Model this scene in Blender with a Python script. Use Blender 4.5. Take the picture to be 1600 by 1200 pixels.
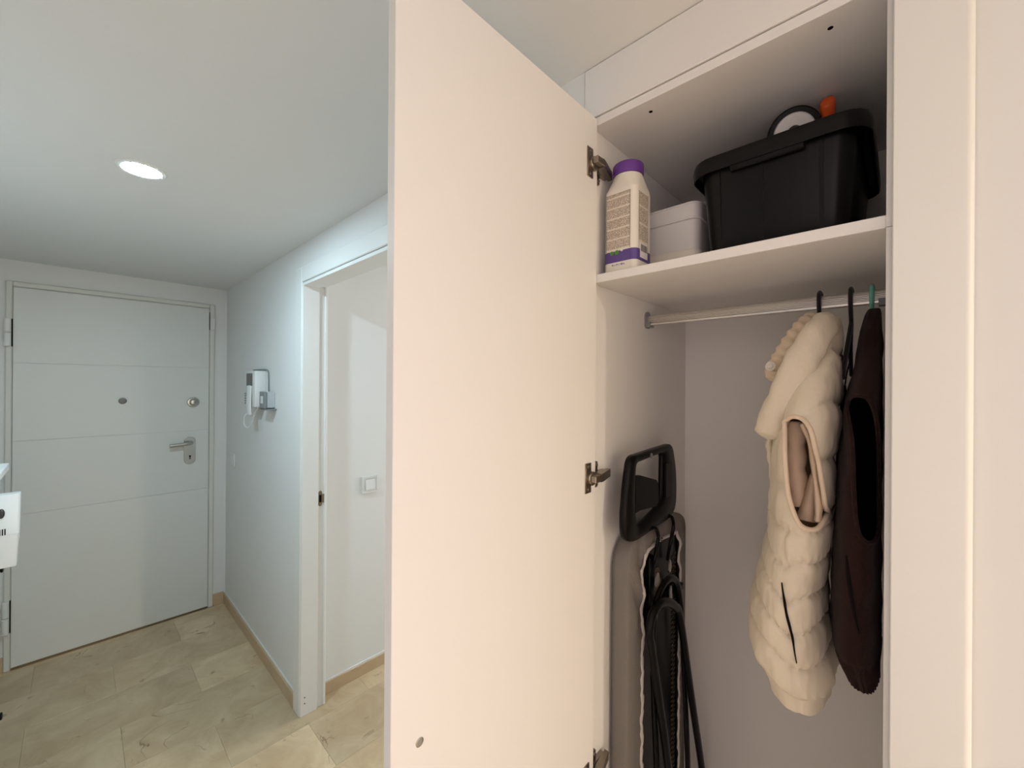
import bpy, bmesh, math, random
import numpy as np
from mathutils import Vector, Matrix
from mathutils.bvhtree import BVHTree

for o in list(bpy.data.objects):
    bpy.data.objects.remove(o)
S = bpy.context.scene
COL = S.collection
PI = math.pi
random.seed(4)

# ------------------------------------------------------------------ camera
cam_d = bpy.data.cameras.new('camera')
cam_d.sensor_fit = 'HORIZONTAL'
cam_d.sensor_width = 36.0
cam_d.lens = 14.443
cam_d.clip_start = 0.02
cam = bpy.data.objects.new('camera', cam_d)
COL.objects.link(cam)
cr = Vector((0.68752151, -0.7261331, 0.0067))
cu = Vector((-0.00511478, 0.00438388, 0.99997731))
cw = Vector((0.726146, 0.68754018, 0.0007))
cam.matrix_world = Matrix(((cr.x, cu.x, -cw.x, 0.0), (cr.y, cu.y, -cw.y, 0.0),
                           (cr.z, cu.z, -cw.z, 1.52), (0, 0, 0, 1)))
S.camera = cam

# ------------------------------------------------------------------ world, lights, exposure
world = bpy.data.worlds.new('world')
S.world = world
world.use_nodes = True
world.node_tree.nodes['Background'].inputs[0].default_value = (0.75, 0.87, 1.0, 1)
world.node_tree.nodes['Background'].inputs[1].default_value = 0.06
S.view_settings.view_transform = 'Standard'
S.view_settings.look = 'None'
S.view_settings.gamma = 1.0
S.view_settings.use_curve_mapping = False
S.view_settings.exposure = 0.0


def area_light(name, loc, direction, size, size_y, power, color, shape='RECTANGLE', spread=PI):
    d = bpy.data.lights.new(name, 'AREA')
    d.shape = shape
    d.size = size
    if shape in ('RECTANGLE', 'ELLIPSE'):
        d.size_y = size_y
    d.energy = power
    d.color = color
    d.spread = spread
    o = bpy.data.objects.new(name, d)
    COL.objects.link(o)
    o.location = loc
    o.rotation_euler = Vector(direction).to_track_quat('-Z', 'Y').to_euler()
    return o


HALL_LAMP = 565.0          # emission strength of the hall downlight's diffuser
# warm ceiling lamp further back in the hallway, behind the camera
area_light('warm_hall_lamp_light', (0.24, -2.75, 2.145), (0, 0, -1), 0.06, 0.06, 78.0, (1.0, 0.835, 0.65), 'DISK')
# daylight through the window of the living area behind the camera
area_light('living_window_light', (1.55, -3.36, 1.10), (-0.0, 1, 0), 1.3, 1.9, 21.0, (0.58, 0.72, 1.0))
# added soft fill from an invented opening on the left, brightening the wardrobe
area_light('left_fill_light', (-0.60, -0.45, 1.30), (1, 0.0, 0), 1.2, 1.5, 8.2, (1.0, 0.81, 0.77))
# daylight through the window of the room beyond the doorway
area_light('room_window_light', (3.55, 1.45, 1.5), (-1, 0, 0), 1.0, 1.2, 31.0, (0.90, 0.94, 0.98))

# ------------------------------------------------------------------ materials
MATS = {}


def srgb(r, g, b):
    f = lambda c: (c / 255 / 12.92) if c / 255 <= 0.04045 else ((c / 255 + 0.055) / 1.055) ** 2.4
    return (f(r), f(g), f(b), 1.0)


def mat(name, color, rough=0.5, metal=0.0, bump=0.0, scale=200.0, spec=0.5, var=0.0, emit=None, estr=0.0, sheen=0.0, stretch=None, dist=0.002):
    m = bpy.data.materials.new(name)
    m.use_nodes = True
    nt = m.node_tree
    b = nt.nodes['Principled BSDF']
    b.inputs['Base Color'].default_value = color
    b.inputs['Roughness'].default_value = rough
    b.inputs['Metallic'].default_value = metal
    b.inputs['Specular IOR Level'].default_value = spec
    if sheen:
        b.inputs['Sheen Weight'].default_value = sheen
    if emit:
        b.inputs['Emission Color'].default_value = emit
        b.inputs['Emission Strength'].default_value = estr
    if bump or var:
        tc = nt.nodes.new('ShaderNodeTexCoord')
        src = tc.outputs['Object']
        if stretch:
            mp = nt.nodes.new('ShaderNodeMapping')
            mp.inputs['Scale'].default_value = stretch
            nt.links.new(src, mp.inputs[0])
            src = mp.outputs[0]
        n = nt.nodes.new('ShaderNodeTexNoise')
        n.inputs['Scale'].default_value = scale
        n.inputs['Detail'].default_value = 5
        nt.links.new(src, n.inputs['Vector'])
        if bump:
            bp = nt.nodes.new('ShaderNodeBump')
            bp.inputs['Strength'].default_value = bump
            bp.inputs['Distance'].default_value = dist
            nt.links.new(n.outputs['Fac'], bp.inputs['Height'])
            nt.links.new(bp.outputs[0], b.inputs['Normal'])
        if var:
            mx = nt.nodes.new('ShaderNodeMixRGB')
            mx.inputs[1].default_value = tuple(c * (1 - var) for c in color[:3]) + (1,)
            mx.inputs[2].default_value = tuple(min(1, c * (1 + var)) for c in color[:3]) + (1,)
            nt.links.new(n.outputs['Fac'], mx.inputs[0])
            nt.links.new(mx.outputs[0], b.inputs['Base Color'])
    MATS[name] = m
    return m


def marble(name, base, light, dark, rough=0.3, per_object=0.16):
    """cream marble: cloudy tone, thin dark veins and pits, tone differing from piece to piece"""
    m = bpy.data.materials.new(name)
    m.use_nodes = True
    nt = m.node_tree
    N, L = nt.nodes, nt.links
    b = N['Principled BSDF']
    b.inputs['Roughness'].default_value = rough
    tc = N.new('ShaderNodeTexCoord')
    oi = N.new('ShaderNodeObjectInfo')
    ad = N.new('ShaderNodeVectorMath')
    ad.operation = 'MULTIPLY_ADD'
    ad.inputs[1].default_value = (1, 1, 1)
    L.new(tc.outputs['Object'], ad.inputs[0])
    sc = N.new('ShaderNodeVectorMath')
    sc.operation = 'SCALE'
    sc.inputs['Scale'].default_value = 37.0
    L.new(oi.outputs['Random'], sc.inputs[0])
    L.new(sc.outputs[0], ad.inputs[2])
    n1 = N.new('ShaderNodeTexNoise')
    n1.inputs['Scale'].default_value = 5.5
    n1.inputs['Detail'].default_value = 6
    n1.inputs['Roughness'].default_value = 0.62
    n1.inputs['Distortion'].default_value = 0.8
    L.new(ad.outputs[0], n1.inputs['Vector'])
    r1 = N.new('ShaderNodeValToRGB')
    r1.color_ramp.elements[0].position = 0.36
    r1.color_ramp.elements[0].color = base
    r1.color_ramp.elements[1].position = 0.72
    r1.color_ramp.elements[1].color = light
    L.new(n1.outputs['Fac'], r1.inputs[0])
    # veins: where a distorted noise passes through its middle value
    n2 = N.new('ShaderNodeTexNoise')
    n2.inputs['Scale'].default_value = 2.6
    n2.inputs['Detail'].default_value = 4
    n2.inputs['Distortion'].default_value = 1.6
    L.new(ad.outputs[0], n2.inputs['Vector'])
    sb = N.new('ShaderNodeMath')
    sb.operation = 'SUBTRACT'
    sb.inputs[1].default_value = 0.5
    L.new(n2.outputs['Fac'], sb.inputs[0])
    ab = N.new('ShaderNodeMath')
    ab.operation = 'ABSOLUTE'
    L.new(sb.outputs[0], ab.inputs[0])
    mr = N.new('ShaderNodeMapRange')
    mr.inputs['From Min'].default_value = 0.0
    mr.inputs['From Max'].default_value = 0.007
    mr.inputs['To Min'].default_value = 1.0
    mr.inputs['To Max'].default_value = 0.0
    L.new(ab.outputs[0], mr.inputs['Value'])
    n3 = N.new('ShaderNodeTexNoise')
    n3.inputs['Scale'].default_value = 4.0
    L.new(ad.outputs[0], n3.inputs['Vector'])
    r3 = N.new('ShaderNodeMapRange')
    r3.inputs['From Min'].default_value = 0.57
    r3.inputs['From Max'].default_value = 0.70
    L.new(n3.outputs['Fac'], r3.inputs['Value'])
    ml = N.new('ShaderNodeMath')
    ml.operation = 'MULTIPLY'
    L.new(mr.outputs[0], ml.inputs[0])
    L.new(r3.outputs[0], ml.inputs[1])
    # pits and stains
    n4 = N.new('ShaderNodeTexNoise')
    n4.inputs['Scale'].default_value = 16
    n4.inputs['Detail'].default_value = 3
    L.new(ad.outputs[0], n4.inputs['Vector'])
    r4 = N.new('ShaderNodeMapRange')
    r4.inputs['From Min'].default_value = 0.66
    r4.inputs['From Max'].default_value = 0.78
    r4.inputs['To Max'].default_value = 0.7
    L.new(n4.outputs['Fac'], r4.inputs['Value'])
    mxm = N.new('ShaderNodeMath')
    mxm.operation = 'MAXIMUM'
    L.new(ml.outputs[0], mxm.inputs[0])
    L.new(r4.outputs[0], mxm.inputs[1])
    mx = N.new('ShaderNodeMixRGB')
    mx.inputs[2].default_value = dark
    L.new(mxm.outputs[0], mx.inputs[0])
    L.new(r1.outputs[0], mx.inputs[1])
    hv = N.new('ShaderNodeHueSaturation')
    vr = N.new('ShaderNodeMapRange')
    vr.inputs['To Min'].default_value = 1 - per_object
    vr.inputs['To Max'].default_value = 1 + per_object
    L.new(oi.outputs['Random'], vr.inputs['Value'])
    L.new(vr.outputs[0], hv.inputs['Value'])
    L.new(mx.outputs[0], hv.inputs['Color'])
    L.new(hv.outputs[0], b.inputs['Base Color'])
    MATS[name] = m
    return m


M_wall = mat('wall_paint', (0.80, 0.80, 0.78, 1), 0.7, bump=0.12, scale=90)
M_ceil = mat('ceiling_paint', (0.80, 0.80, 0.78, 1), 0.8, bump=0.08, scale=60)
M_lacq = mat('white_lacquer', (0.80, 0.80, 0.77, 1), 0.42, bump=0.03, scale=40)
M_doorw = mat('front_door_lacquer', (0.74, 0.75, 0.72, 1), 0.42, bump=0.04, scale=60)
M_mel = mat('white_melamine', (0.80, 0.785, 0.76, 1), 0.45, bump=0.05, scale=160, stretch=(1, 1, 0.15))
M_edge = mat('melamine_edge_band', (0.78, 0.765, 0.74, 1), 0.5, bump=0.05, scale=120)
M_tile = marble('cream_marble_floor', srgb(194, 168, 132), srgb(222, 201, 166), srgb(128, 102, 74), 0.34, 0.17)
M_skirt = marble('tan_marble_skirting', srgb(190, 165, 133), srgb(204, 180, 148), srgb(166, 140, 110), 0.4, 0.04)
M_grout = mat('tile_grout', srgb(168, 154, 126), 0.9, bump=0.2, scale=300)
M_steel = mat('satin_steel', (0.50, 0.50, 0.48, 1), 0.24, 1.0, bump=0.02, scale=300)
M_alu = mat('brushed_aluminium', (0.72, 0.70, 0.67, 1), 0.33, 1.0, bump=0.04, scale=400, stretch=(1, 0.02, 1))
M_hinge = mat('dark_nickel', (0.30, 0.26, 0.215, 1), 0.34, 1.0, bump=0.03, scale=300)
M_bronze = mat('aged_bronze', (0.24, 0.19, 0.13, 1), 0.42, 1.0, bump=0.05, scale=300)
M_dark = mat('dark_hole', (0.008, 0.007, 0.007, 1), 0.9, var=0.1, scale=200, spec=0.05)
M_wplast = mat('white_plastic', (0.78, 0.78, 0.76, 1), 0.35, bump=0.02, scale=300)
M_gplast = mat('grey_plastic', (0.22, 0.235, 0.24, 1), 0.45, bump=0.03, scale=300)
M_lgplast = mat('light_grey_plastic', (0.50, 0.52, 0.52, 1), 0.45, bump=0.03, scale=300)
M_screen = mat('dark_screen', (0.03, 0.035, 0.035, 1), 0.12, var=0.1, scale=50)
M_binp = mat('black_bin_plastic', (0.0035, 0.0034, 0.0035, 1), 0.3, bump=0.05, scale=260, spec=0.22)
M_blk = mat('black_plastic', (0.004, 0.004, 0.004, 1), 0.32, bump=0.04, scale=250, spec=0.14)
M_blkmet = mat('black_enamelled_steel', (0.004, 0.004, 0.0045, 1), 0.28, bump=0.02, scale=200, spec=0.14)
M_velvet = mat('black_velvet', (0.008, 0.008, 0.009, 1), 0.9, bump=0.2, scale=900, sheen=0.15)
M_purple = mat('purple_plastic', srgb(104, 58, 148), 0.4, bump=0.03, scale=200)
M_bottle = mat('bottle_plastic', (0.80, 0.76, 0.68, 1), 0.38, bump=0.02, scale=120)
M_band = mat('purple_print', srgb(92, 70, 140), 0.45, var=0.04, scale=90)
M_green = mat('green_print', srgb(86, 140, 52), 0.5, var=0.35, scale=400)
M_ink = mat('grey_ink', srgb(92, 82, 76), 0.6, var=0.1, scale=300)
M_tub = mat('white_tub_plastic', (0.72, 0.70, 0.69, 1), 0.4, bump=0.03, scale=100)
M_tublid = mat('cream_tub_plastic', (0.80, 0.76, 0.67, 1), 0.4, bump=0.03, scale=100)
M_cream = mat('cream_nylon', srgb(222, 210, 188), 0.62, bump=0.75, scale=26, sheen=0.1, stretch=(1, 1, 0.55), dist=0.006)
M_peach = mat('peach_lining', srgb(222, 197, 170), 0.6, bump=0.6, scale=32, sheen=0.1, dist=0.005)
M_lining = mat('pale_peach_lining', srgb(226, 206, 180), 0.6, bump=0.5, scale=40, sheen=0.1, dist=0.004)
M_brown = mat('dark_brown_fleece', srgb(42, 26, 24), 0.9, bump=0.7, scale=600, sheen=0.05, spec=0.1)
M_brownrib = mat('dark_brown_rib', srgb(42, 28, 25), 0.9, bump=0.5, scale=600, sheen=0.1)
M_blkcloth = mat('black_cloth', (0.006, 0.005, 0.005, 1), 0.9, bump=0.5, scale=500)
M_grey = mat('grey_board_cover', srgb(124, 118, 113), 0.8, bump=0.5, scale=300)
M_elastic = mat('white_elastic', srgb(208, 202, 198), 0.8, bump=0.6, scale=300)
M_teal = mat('teal_plastic', srgb(110, 186, 170), 0.4, bump=0.03, scale=200)
M_orange = mat('orange_plastic', srgb(226, 92, 34), 0.45, bump=0.04, scale=200)
M_whitecore = mat('white_card', (0.82, 0.80, 0.77, 1), 0.6, bump=0.1, scale=300)
M_diff = mat('lamp_diffuser', (0.9, 0.9, 0.9, 1), 0.4, var=0.02, scale=50, emit=(0.615, 0.852, 1.0, 1), estr=HALL_LAMP)
M_olive = mat('olive_slot', srgb(62, 52, 36), 0.7, bump=0.05, scale=200)
M_clip = mat('zinc_clip', (0.5, 0.49, 0.46, 1), 0.35, 1.0, bump=0.05, scale=300)


def print_mat(name, paper, ink, rows, cols, thr=0.5, stripes=0, sblank=0.12):
    """fine illegible print: rows of tiny marks, with blank lines between paragraphs (object z, object y/x)"""
    m = bpy.data.materials.new(name)
    m.use_nodes = True
    nt = m.node_tree
    N, L = nt.nodes, nt.links
    b = N['Principled BSDF']
    b.inputs['Roughness'].default_value = 0.45
    tc = N.new('ShaderNodeTexCoord')
    mp = N.new('ShaderNodeMapping')
    mp.inputs['Scale'].default_value = (cols, cols, rows)
    L.new(tc.outputs['Object'], mp.inputs[0])
    n = N.new('ShaderNodeTexNoise')
    n.inputs['Scale'].default_value = 1.0
    n.inputs['Detail'].default_value = 2
    L.new(mp.outputs[0], n.inputs['Vector'])
    sx = N.new('ShaderNodeSeparateXYZ')
    L.new(tc.outputs['Object'], sx.inputs[0])
    gt = N.new('ShaderNodeMapRange')
    gt.inputs['From Min'].default_value = thr - 0.08
    gt.inputs['From Max'].default_value = thr + 0.08
    L.new(n.outputs['Fac'], gt.inputs['Value'])
    fac = gt.outputs[0]
    if stripes:
        mu = N.new('ShaderNodeMath')
        mu.operation = 'MULTIPLY'
        mu.inputs[1].default_value = stripes
        L.new(sx.outputs['Z'], mu.inputs[0])
        fr = N.new('ShaderNodeMath')
        fr.operation = 'FRACT'
        L.new(mu.outputs[0], fr.inputs[0])
        g2 = N.new('ShaderNodeMath')
        g2.operation = 'GREATER_THAN'
        g2.inputs[1].default_value = sblank
        L.new(fr.outputs[0], g2.inputs[0])
        m2 = N.new('ShaderNodeMath')
        m2.operation = 'MULTIPLY'
        L.new(fac, m2.inputs[0])
        L.new(g2.outputs[0], m2.inputs[1])
        fac = m2.outputs[0]
    mx = N.new('ShaderNodeMixRGB')
    mx.inputs[1].default_value = paper
    mx.inputs[2].default_value = ink
    L.new(fac, mx.inputs[0])
    L.new(mx.outputs[0], b.inputs['Base Color'])
    MATS[name] = m
    return m


M_text = print_mat('fine_print', (0.74, 0.68, 0.58, 1), srgb(160, 146, 130), 760, 520, 0.47, 1 / 0.0205, 0.14)
M_text2 = print_mat('fine_print_side', (0.76, 0.69, 0.58, 1), srgb(160, 144, 128), 760, 520, 0.48, 1 / 0.034, 0.1)
M_smalltext = print_mat('small_purple_print', (0.80, 0.76, 0.68, 1), srgb(92, 70, 140), 120, 420, 0.5)

# ------------------------------------------------------------------ helpers


def empty(name, loc, label=None, cat=None, group=None):
    o = bpy.data.objects.new(name, None)
    o.empty_display_size = 0.05
    COL.objects.link(o)
    o.location = loc
    tag(o, label, cat, group)
    return o


def tag(o, label=None, cat=None, group=None, kind=None):
    if label:
        o['label'] = label
    if cat:
        o['category'] = cat
    if group:
        o['group'] = group
    if kind:
        o['kind'] = kind
    return o


def make(name, bm, m, parent=None, smooth=False, origin=None, mats=None):
    """bmesh given in world coordinates -> one mesh object; origin moves to the middle of its base"""
    me = bpy.data.meshes.new(name)
    bm.normal_update()
    bm.to_mesh(me)
    bm.free()
    for mm in (mats or [m]):
        me.materials.append(mm)
    if smooth:
        for p in me.polygons:
            p.use_smooth = True
        if smooth != 'all':
            try:
                me.set_sharp_from_angle(angle=math.radians(38))
            except Exception:
                pass
    o = bpy.data.objects.new(name, me)
    COL.objects.link(o)
    co = np.empty(len(me.vertices) * 3)
    me.vertices.foreach_get('co', co)
    co = co.reshape(-1, 3)
    if origin is None:
        lo, hi = co.min(0), co.max(0)
        origin = Vector(((lo[0] + hi[0]) / 2, (lo[1] + hi[1]) / 2, lo[2]))
    me.transform(Matrix.Translation(-Vector(origin)))
    place(o, origin, parent)
    return o


WORLD_LOC = {}


def place(o, origin, parent):
    origin = Vector(origin)
    WORLD_LOC[o.name] = origin
    if parent is not None:
        o.parent = parent
        base = WORLD_LOC.get(parent.name, parent.location)
        o.location = origin - Vector(base)
    else:
        o.location = origin


def root(name, loc, label, cat, group=None):
    o = empty(name, loc, label, cat, group)
    WORLD_LOC[o.name] = Vector(loc)
    return o


def box(bm, x0, x1, y0, y1, z0, z1, bevel=0.0, seg=1):
    vs = [bm.verts.new((x, y, z)) for x in (x0, x1) for y in (y0, y1) for z in (z0, z1)]
    idx = [(0, 1, 3, 2), (4, 6, 7, 5), (0, 4, 5, 1), (2, 3, 7, 6), (0, 2, 6, 4), (1, 5, 7, 3)]
    fs = [bm.faces.new([vs[i] for i in f]) for f in idx]
    if bevel:
        es = list({e for f in fs for e in f.edges})
        bmesh.ops.bevel(bm, geom=es, offset=bevel, segments=seg, affect='EDGES', profile=0.5)
    return fs


def bxo(name, dims, m, parent=None, bevel=0.0, seg=1, smooth=False):
    bm = bmesh.new()
    box(bm, *dims, bevel=bevel, seg=seg)
    return make(name, bm, m, parent, smooth=smooth or seg > 1)


def struct(name, bm, m, parent=None, label=None):
    o = make(name, bm, m, parent)
    if parent is None:
        o['kind'] = 'structure'
    if label:
        o['label'] = label
    return o


def loft(bm, rings, close=True, cap0=True, cap1=True, mi=0):
    rv = [[bm.verts.new(p) for p in r] for r in rings]
    n = len(rv[0])
    for a, b in zip(rv[:-1], rv[1:]):
        for i in range(n if close else n - 1):
            j = (i + 1) % n
            f = bm.faces.new((a[i], a[j], b[j], b[i]))
            f.material_index = mi
    if cap0:
        bm.faces.new(list(reversed(rv[0]))).material_index = mi
    if cap1:
        bm.faces.new(rv[-1]).material_index = mi
    return rv


def rrect(cx, cy, hx, hy, r, z, n=5):
    """rounded rectangle ring in plan, counter-clockwise"""
    pts = []
    r = min(r, hx * 0.999, hy * 0.999)
    for qx, qy, a0 in ((1, 1, 0), (-1, 1, PI / 2), (-1, -1, PI), (1, -1, 1.5 * PI)):
        for k in range(n + 1):
            a = a0 + k * PI / 2 / n
            pts.append((cx + qx * (hx - r) + r * math.cos(a), cy + qy * (hy - r) + r * math.sin(a), z))
    return pts


def spline(pts, n):
    """Catmull-Rom through points of any dimension, n samples"""
    P = np.array(pts, float)
    m = len(P)
    if m == 2:
        t = np.linspace(0, 1, n)[:, None]
        return P[0] * (1 - t) + P[1] * t
    E = np.vstack([2 * P[0] - P[1], P, 2 * P[-1] - P[-2]])
    out = []
    for s in np.linspace(0, m - 1, n):
        i = min(int(s), m - 2)
        t = s - i
        p0, p1, p2, p3 = E[i], E[i + 1], E[i + 2], E[i + 3]
        out.append(0.5 * (2 * p1 + (p2 - p0) * t + (2 * p0 - 5 * p1 + 4 * p2 - p3) * t * t + (3 * p1 - p0 - 3 * p2 + p3) * t ** 3))
    return np.array(out)


def sweep(bm, pts, ra, rb=None, nseg=10, up=(0, 0, 1), closed=False, mi=0, fn=None):
    """tube along points. ra: radius in the direction up-projected, rb: radius across. Scalars or per-point lists"""
    P = np.array(pts, float)
    n = len(P)
    ra = np.broadcast_to(np.array(ra, float), (n,))
    rb = ra if rb is None else np.broadcast_to(np.array(rb, float), (n,))
    rings = []
    up = np.array(up, float)
    for i in range(n):
        if closed:
            t = P[(i + 1) % n] - P[i - 1]
        else:
            t = P[min(i + 1, n - 1)] - P[max(i - 1, 0)]
        t = t / (np.linalg.norm(t) + 1e-12)
        u = up - t * (up @ t)
        if np.linalg.norm(u) < 1e-3:
            u = np.array((1, 0, 0.0)) - t * t[0]
            if np.linalg.norm(u) < 1e-3:
                u = np.array((0, 1, 0.0)) - t * t[1]
        u /= np.linalg.norm(u)
        v = np.cross(t, u)
        ring = []
        for k in range(nseg):
            a = 2 * PI * k / nseg
            s = 1.0 if fn is None else fn(i / max(1, n - 1), a)
            ring.append(tuple(P[i] + s * (u * ra[i] * math.cos(a) + v * rb[i] * math.sin(a))))
        rings.append(ring)
    if closed:
        rv = [[bm.verts.new(p) for p in r] for r in rings]
        for i in range(n):
            a, b = rv[i], rv[(i + 1) % n]
            for k in range(nseg):
                j = (k + 1) % nseg
                bm.faces.new((a[k], a[j], b[j], b[k])).material_index = mi
    else:
        loft(bm, rings, mi=mi)


def lathe(bm, profile, c, axis='Z', n=32, sx=1.0, sy=1.0):
    """profile: (radius, height) pairs along +axis from c"""
    rings = []
    for r, h in profile:
        ring = []
        for k in range(n):
            a = 2 * PI * k / n
            x, y = r * math.cos(a) * sx, r * math.sin(a) * sy
            if axis == 'Z':
                p = (c[0] + x, c[1] + y, c[2] + h)
            elif axis == '-Y':
                p = (c[0] + x, c[1] - h, c[2] + y)
            elif axis == '-X':
                p = (c[0] - h, c[1] - x, c[2] + y)
            elif axis == 'X':
                p = (c[0] + h, c[1] + x, c[2] + y)
            ring.append(p)
        rings.append(ring)
    loft(bm, rings)


def prism_xz(bm, outline, y0, y1, mi=0):
    """outline in (x, z), extruded along y"""
    loft(bm, [[(x, y0, z) for x, z in outline], [(x, y1, z) for x, z in outline]], mi=mi)


def prism_yz(bm, outline, x0, x1, mi=0):
    loft(bm, [[(x0, y, z) for y, z in outline], [(x1, y, z) for y, z in outline]], mi=mi)


def fixn(bm):
    bmesh.ops.recalc_face_normals(bm, faces=bm.faces[:])
    return bm


# ------------------------------------------------------------------ dimensions
W = 0.708          # face of the right-hand wall
D = 3.395          # face of the entrance wall
C = 2.157          # ceiling
LW = -0.56         # left wall of the hallway
YB = -3.4          # back wall
Z_SH = 1.7395      # top of the wardrobe shelf
YP = 0.452         # inner face of the wardrobe's left side panel

# ------------------------------------------------------------------ the room shell
bm = bmesh.new()
box(bm, LW, 3.7, YB, D + 0.1, -0.12, -0.010)
floor = struct('floor', bm, M_grout)
# marble tiles, 578 x 288 mm in running bond, each one a piece of its own
TL, TW, GAP = 0.5775, 0.288, 0.00025
tile_me = None
tile_count = 0
ROW0 = 2.775
r_i = 0
for k in range(-3, 22):
    y1 = ROW0 - k * TW
    y0 = y1 - TW
    if y0 > D or y1 < YB:
        continue
    x = 0.425 if k % 2 == 0 else 0.136
    while x > LW:
        x -= TL
    while x < 3.6:
        x0, x1 = max(x, LW), min(x + TL, 3.6)
        ya, yb = max(y0, YB), min(y1, D + 0.02)
        inside = x0 < W + 0.1 or (yb > 0.5 and ya < 2.05) or y1 < -0.4
        full = (x0 == x and x1 == x + TL and ya == y0 and yb == y1)
        if inside and x1 - x0 > 0.02 and yb - ya > 0.02:
            if full and tile_me is not None:
                t = bpy.data.objects.new('tile', tile_me)
                COL.objects.link(t)
                place(t, (x0 + TL / 2, y0 + TW / 2, -0.010), floor)
            else:
                bm = bmesh.new()
                box(bm, x0 + GAP, x1 - GAP, ya + GAP, yb - GAP, -0.010, 0.0)
                bmesh.ops.bevel(bm, geom=[e for e in bm.edges if all(v.co.z > -0.001 for v in e.verts)], offset=0.0004, segments=1, affect='EDGES')
                t = make('tile', bm, M_tile, floor)
                if full:
                    tile_me = t.data
        x += TL

bm = bmesh.new()
box(bm, LW - 0.1, 3.7, YB - 0.1, D + 0.1, C, C + 0.1)
struct('ceiling', bm, M_ceil)

bm = bmesh.new()
box(bm, LW - 0.1, W + 0.2, D, D + 0.1, -0.12, C)
wall_front = struct('wall_front', bm, M_wall)
bm = bmesh.new()
for d in ((0.2, D, -0.12, C), (YB, -1.1, -0.12, C), (-1.1, 0.2, 2.08, C), (-1.1, 0.2, -0.12, 0.0)):  # opening in this wall is invented to let the added fill in
    box(bm, LW - 0.1, LW, *d)
struct('wall_left', bm, M_wall)

DY0, DY1, DZ = 1.18, 1.971, 1.962      # doorway in the right wall
WX = 0.80                              # its far face
bm = bmesh.new()
box(bm, W, WX, DY1 + 0.02, D, -0.12, C)
box(bm, W, WX, DY0 - 0.02, DY1 + 0.02, DZ + 0.02, C)
box(bm, W, WX, 0.4715, DY0 - 0.02, -0.12, C)
box(bm, 0.7345, WX, -0.0605, 0.4715, 2.056, C)
box(bm, W + 0.002, WX, -0.55, -0.0175, -0.12, C)
struct('wall_right', bm, M_wall)
# room beyond the doorway
bm = bmesh.new()
box(bm, WX, 3.7, 2.04, 2.14, -0.12, C)
wall_room = struct('wall_room_left', bm, M_wall)
bm = bmesh.new()
box(bm, WX, 3.7, 0.42 + 0.06, 0.56, -0.12, C)
struct('wall_room_right', bm, M_wall)
bm = bmesh.new()
for d in ((3.6, 3.7, 0.56, 0.9, -0.12, C), (3.6, 3.7, 1.98, 2.04, -0.12, C), (3.6, 3.7, 0.9, 1.98, -0.12, 0.9), (3.6, 3.7, 0.9, 1.98, 2.1, C)):
    box(bm, *d)
struct('wall_room_far', bm, M_wall)
# living area that opens to the right behind the camera
bm = bmesh.new()
box(bm, WX, 3.7, -0.55, -0.45, -0.12, C)
struct('wall_living_front', bm, M_wall)
bm = bmesh.new()
box(bm, 3.6, 3.7, YB, -0.55, -0.12, C)
struct('wall_living_right', bm, M_wall)
bm = bmesh.new()
for d in ((LW - 0.1, 0.9, YB - 0.1, YB, -0.12, C), (2.2, 3.7, YB - 0.1, YB, -0.12, C), (0.9, 2.2, YB - 0.1, YB, -0.12, 0.15), (0.9, 2.2, YB - 0.1, YB, 2.05, C)):
    box(bm, *d)
struct('wall_back', bm, M_wall)

# skirting of tan marble
SK = 0.012
bm = bmesh.new()
box(bm, W - SK, W, DY1 + 0.079, D, 0.0, 0.066, 0.001)
struct('baseboard_right', bm, M_skirt)
bm = bmesh.new()
box(bm, 0.637, W - SK, D - SK, D, 0.0, 0.078, 0.001)
box(bm, LW, -0.263, D - SK, D, 0.0, 0.078, 0.001)
struct('baseboard_front', bm, M_skirt)
bm = bmesh.new()
box(bm, 0.822, 3.6, 2.04 - SK, 2.04, 0.0, 0.058, 0.001)
struct('baseboard_room_left', bm, M_skirt)
bm = bmesh.new()
box(bm, LW, LW + SK, 0.2, D - SK, 0.0, 0.066, 0.001)
struct('baseboard_left', bm, M_skirt)
# plaster fillet sitting on the skirting
bm = bmesh.new()
box(bm, W - 0.004, W, DY1 + 0.079, D, 0.066, 0.073)
struct('trim_1', bm, M_wall)
bm = bmesh.new()
box(bm, 0.822, 3.6, 2.035, 2.04, 0.058, 0.066)
struct('trim_2', bm, M_wall)


# casing of the doorway on the right: flat board, dark groove, inner lip
bm = bmesh.new()
cx0 = W - 0.013
# far upright (visible), near upright, head
box(bm, cx0, W, DY1 + 0.006, DY1 + 0.079, 0.0, 2.046, 0.003)
box(bm, cx0, W, DY0 - 0.079, DY0 - 0.006, 0.0, 2.046, 0.003)
box(bm, cx0, W, DY0 - 0.006, DY1 + 0.006, 1.978, 2.046, 0.003)
struct('trim_3', bm, M_lacq)
bm = bmesh.new()
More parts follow.
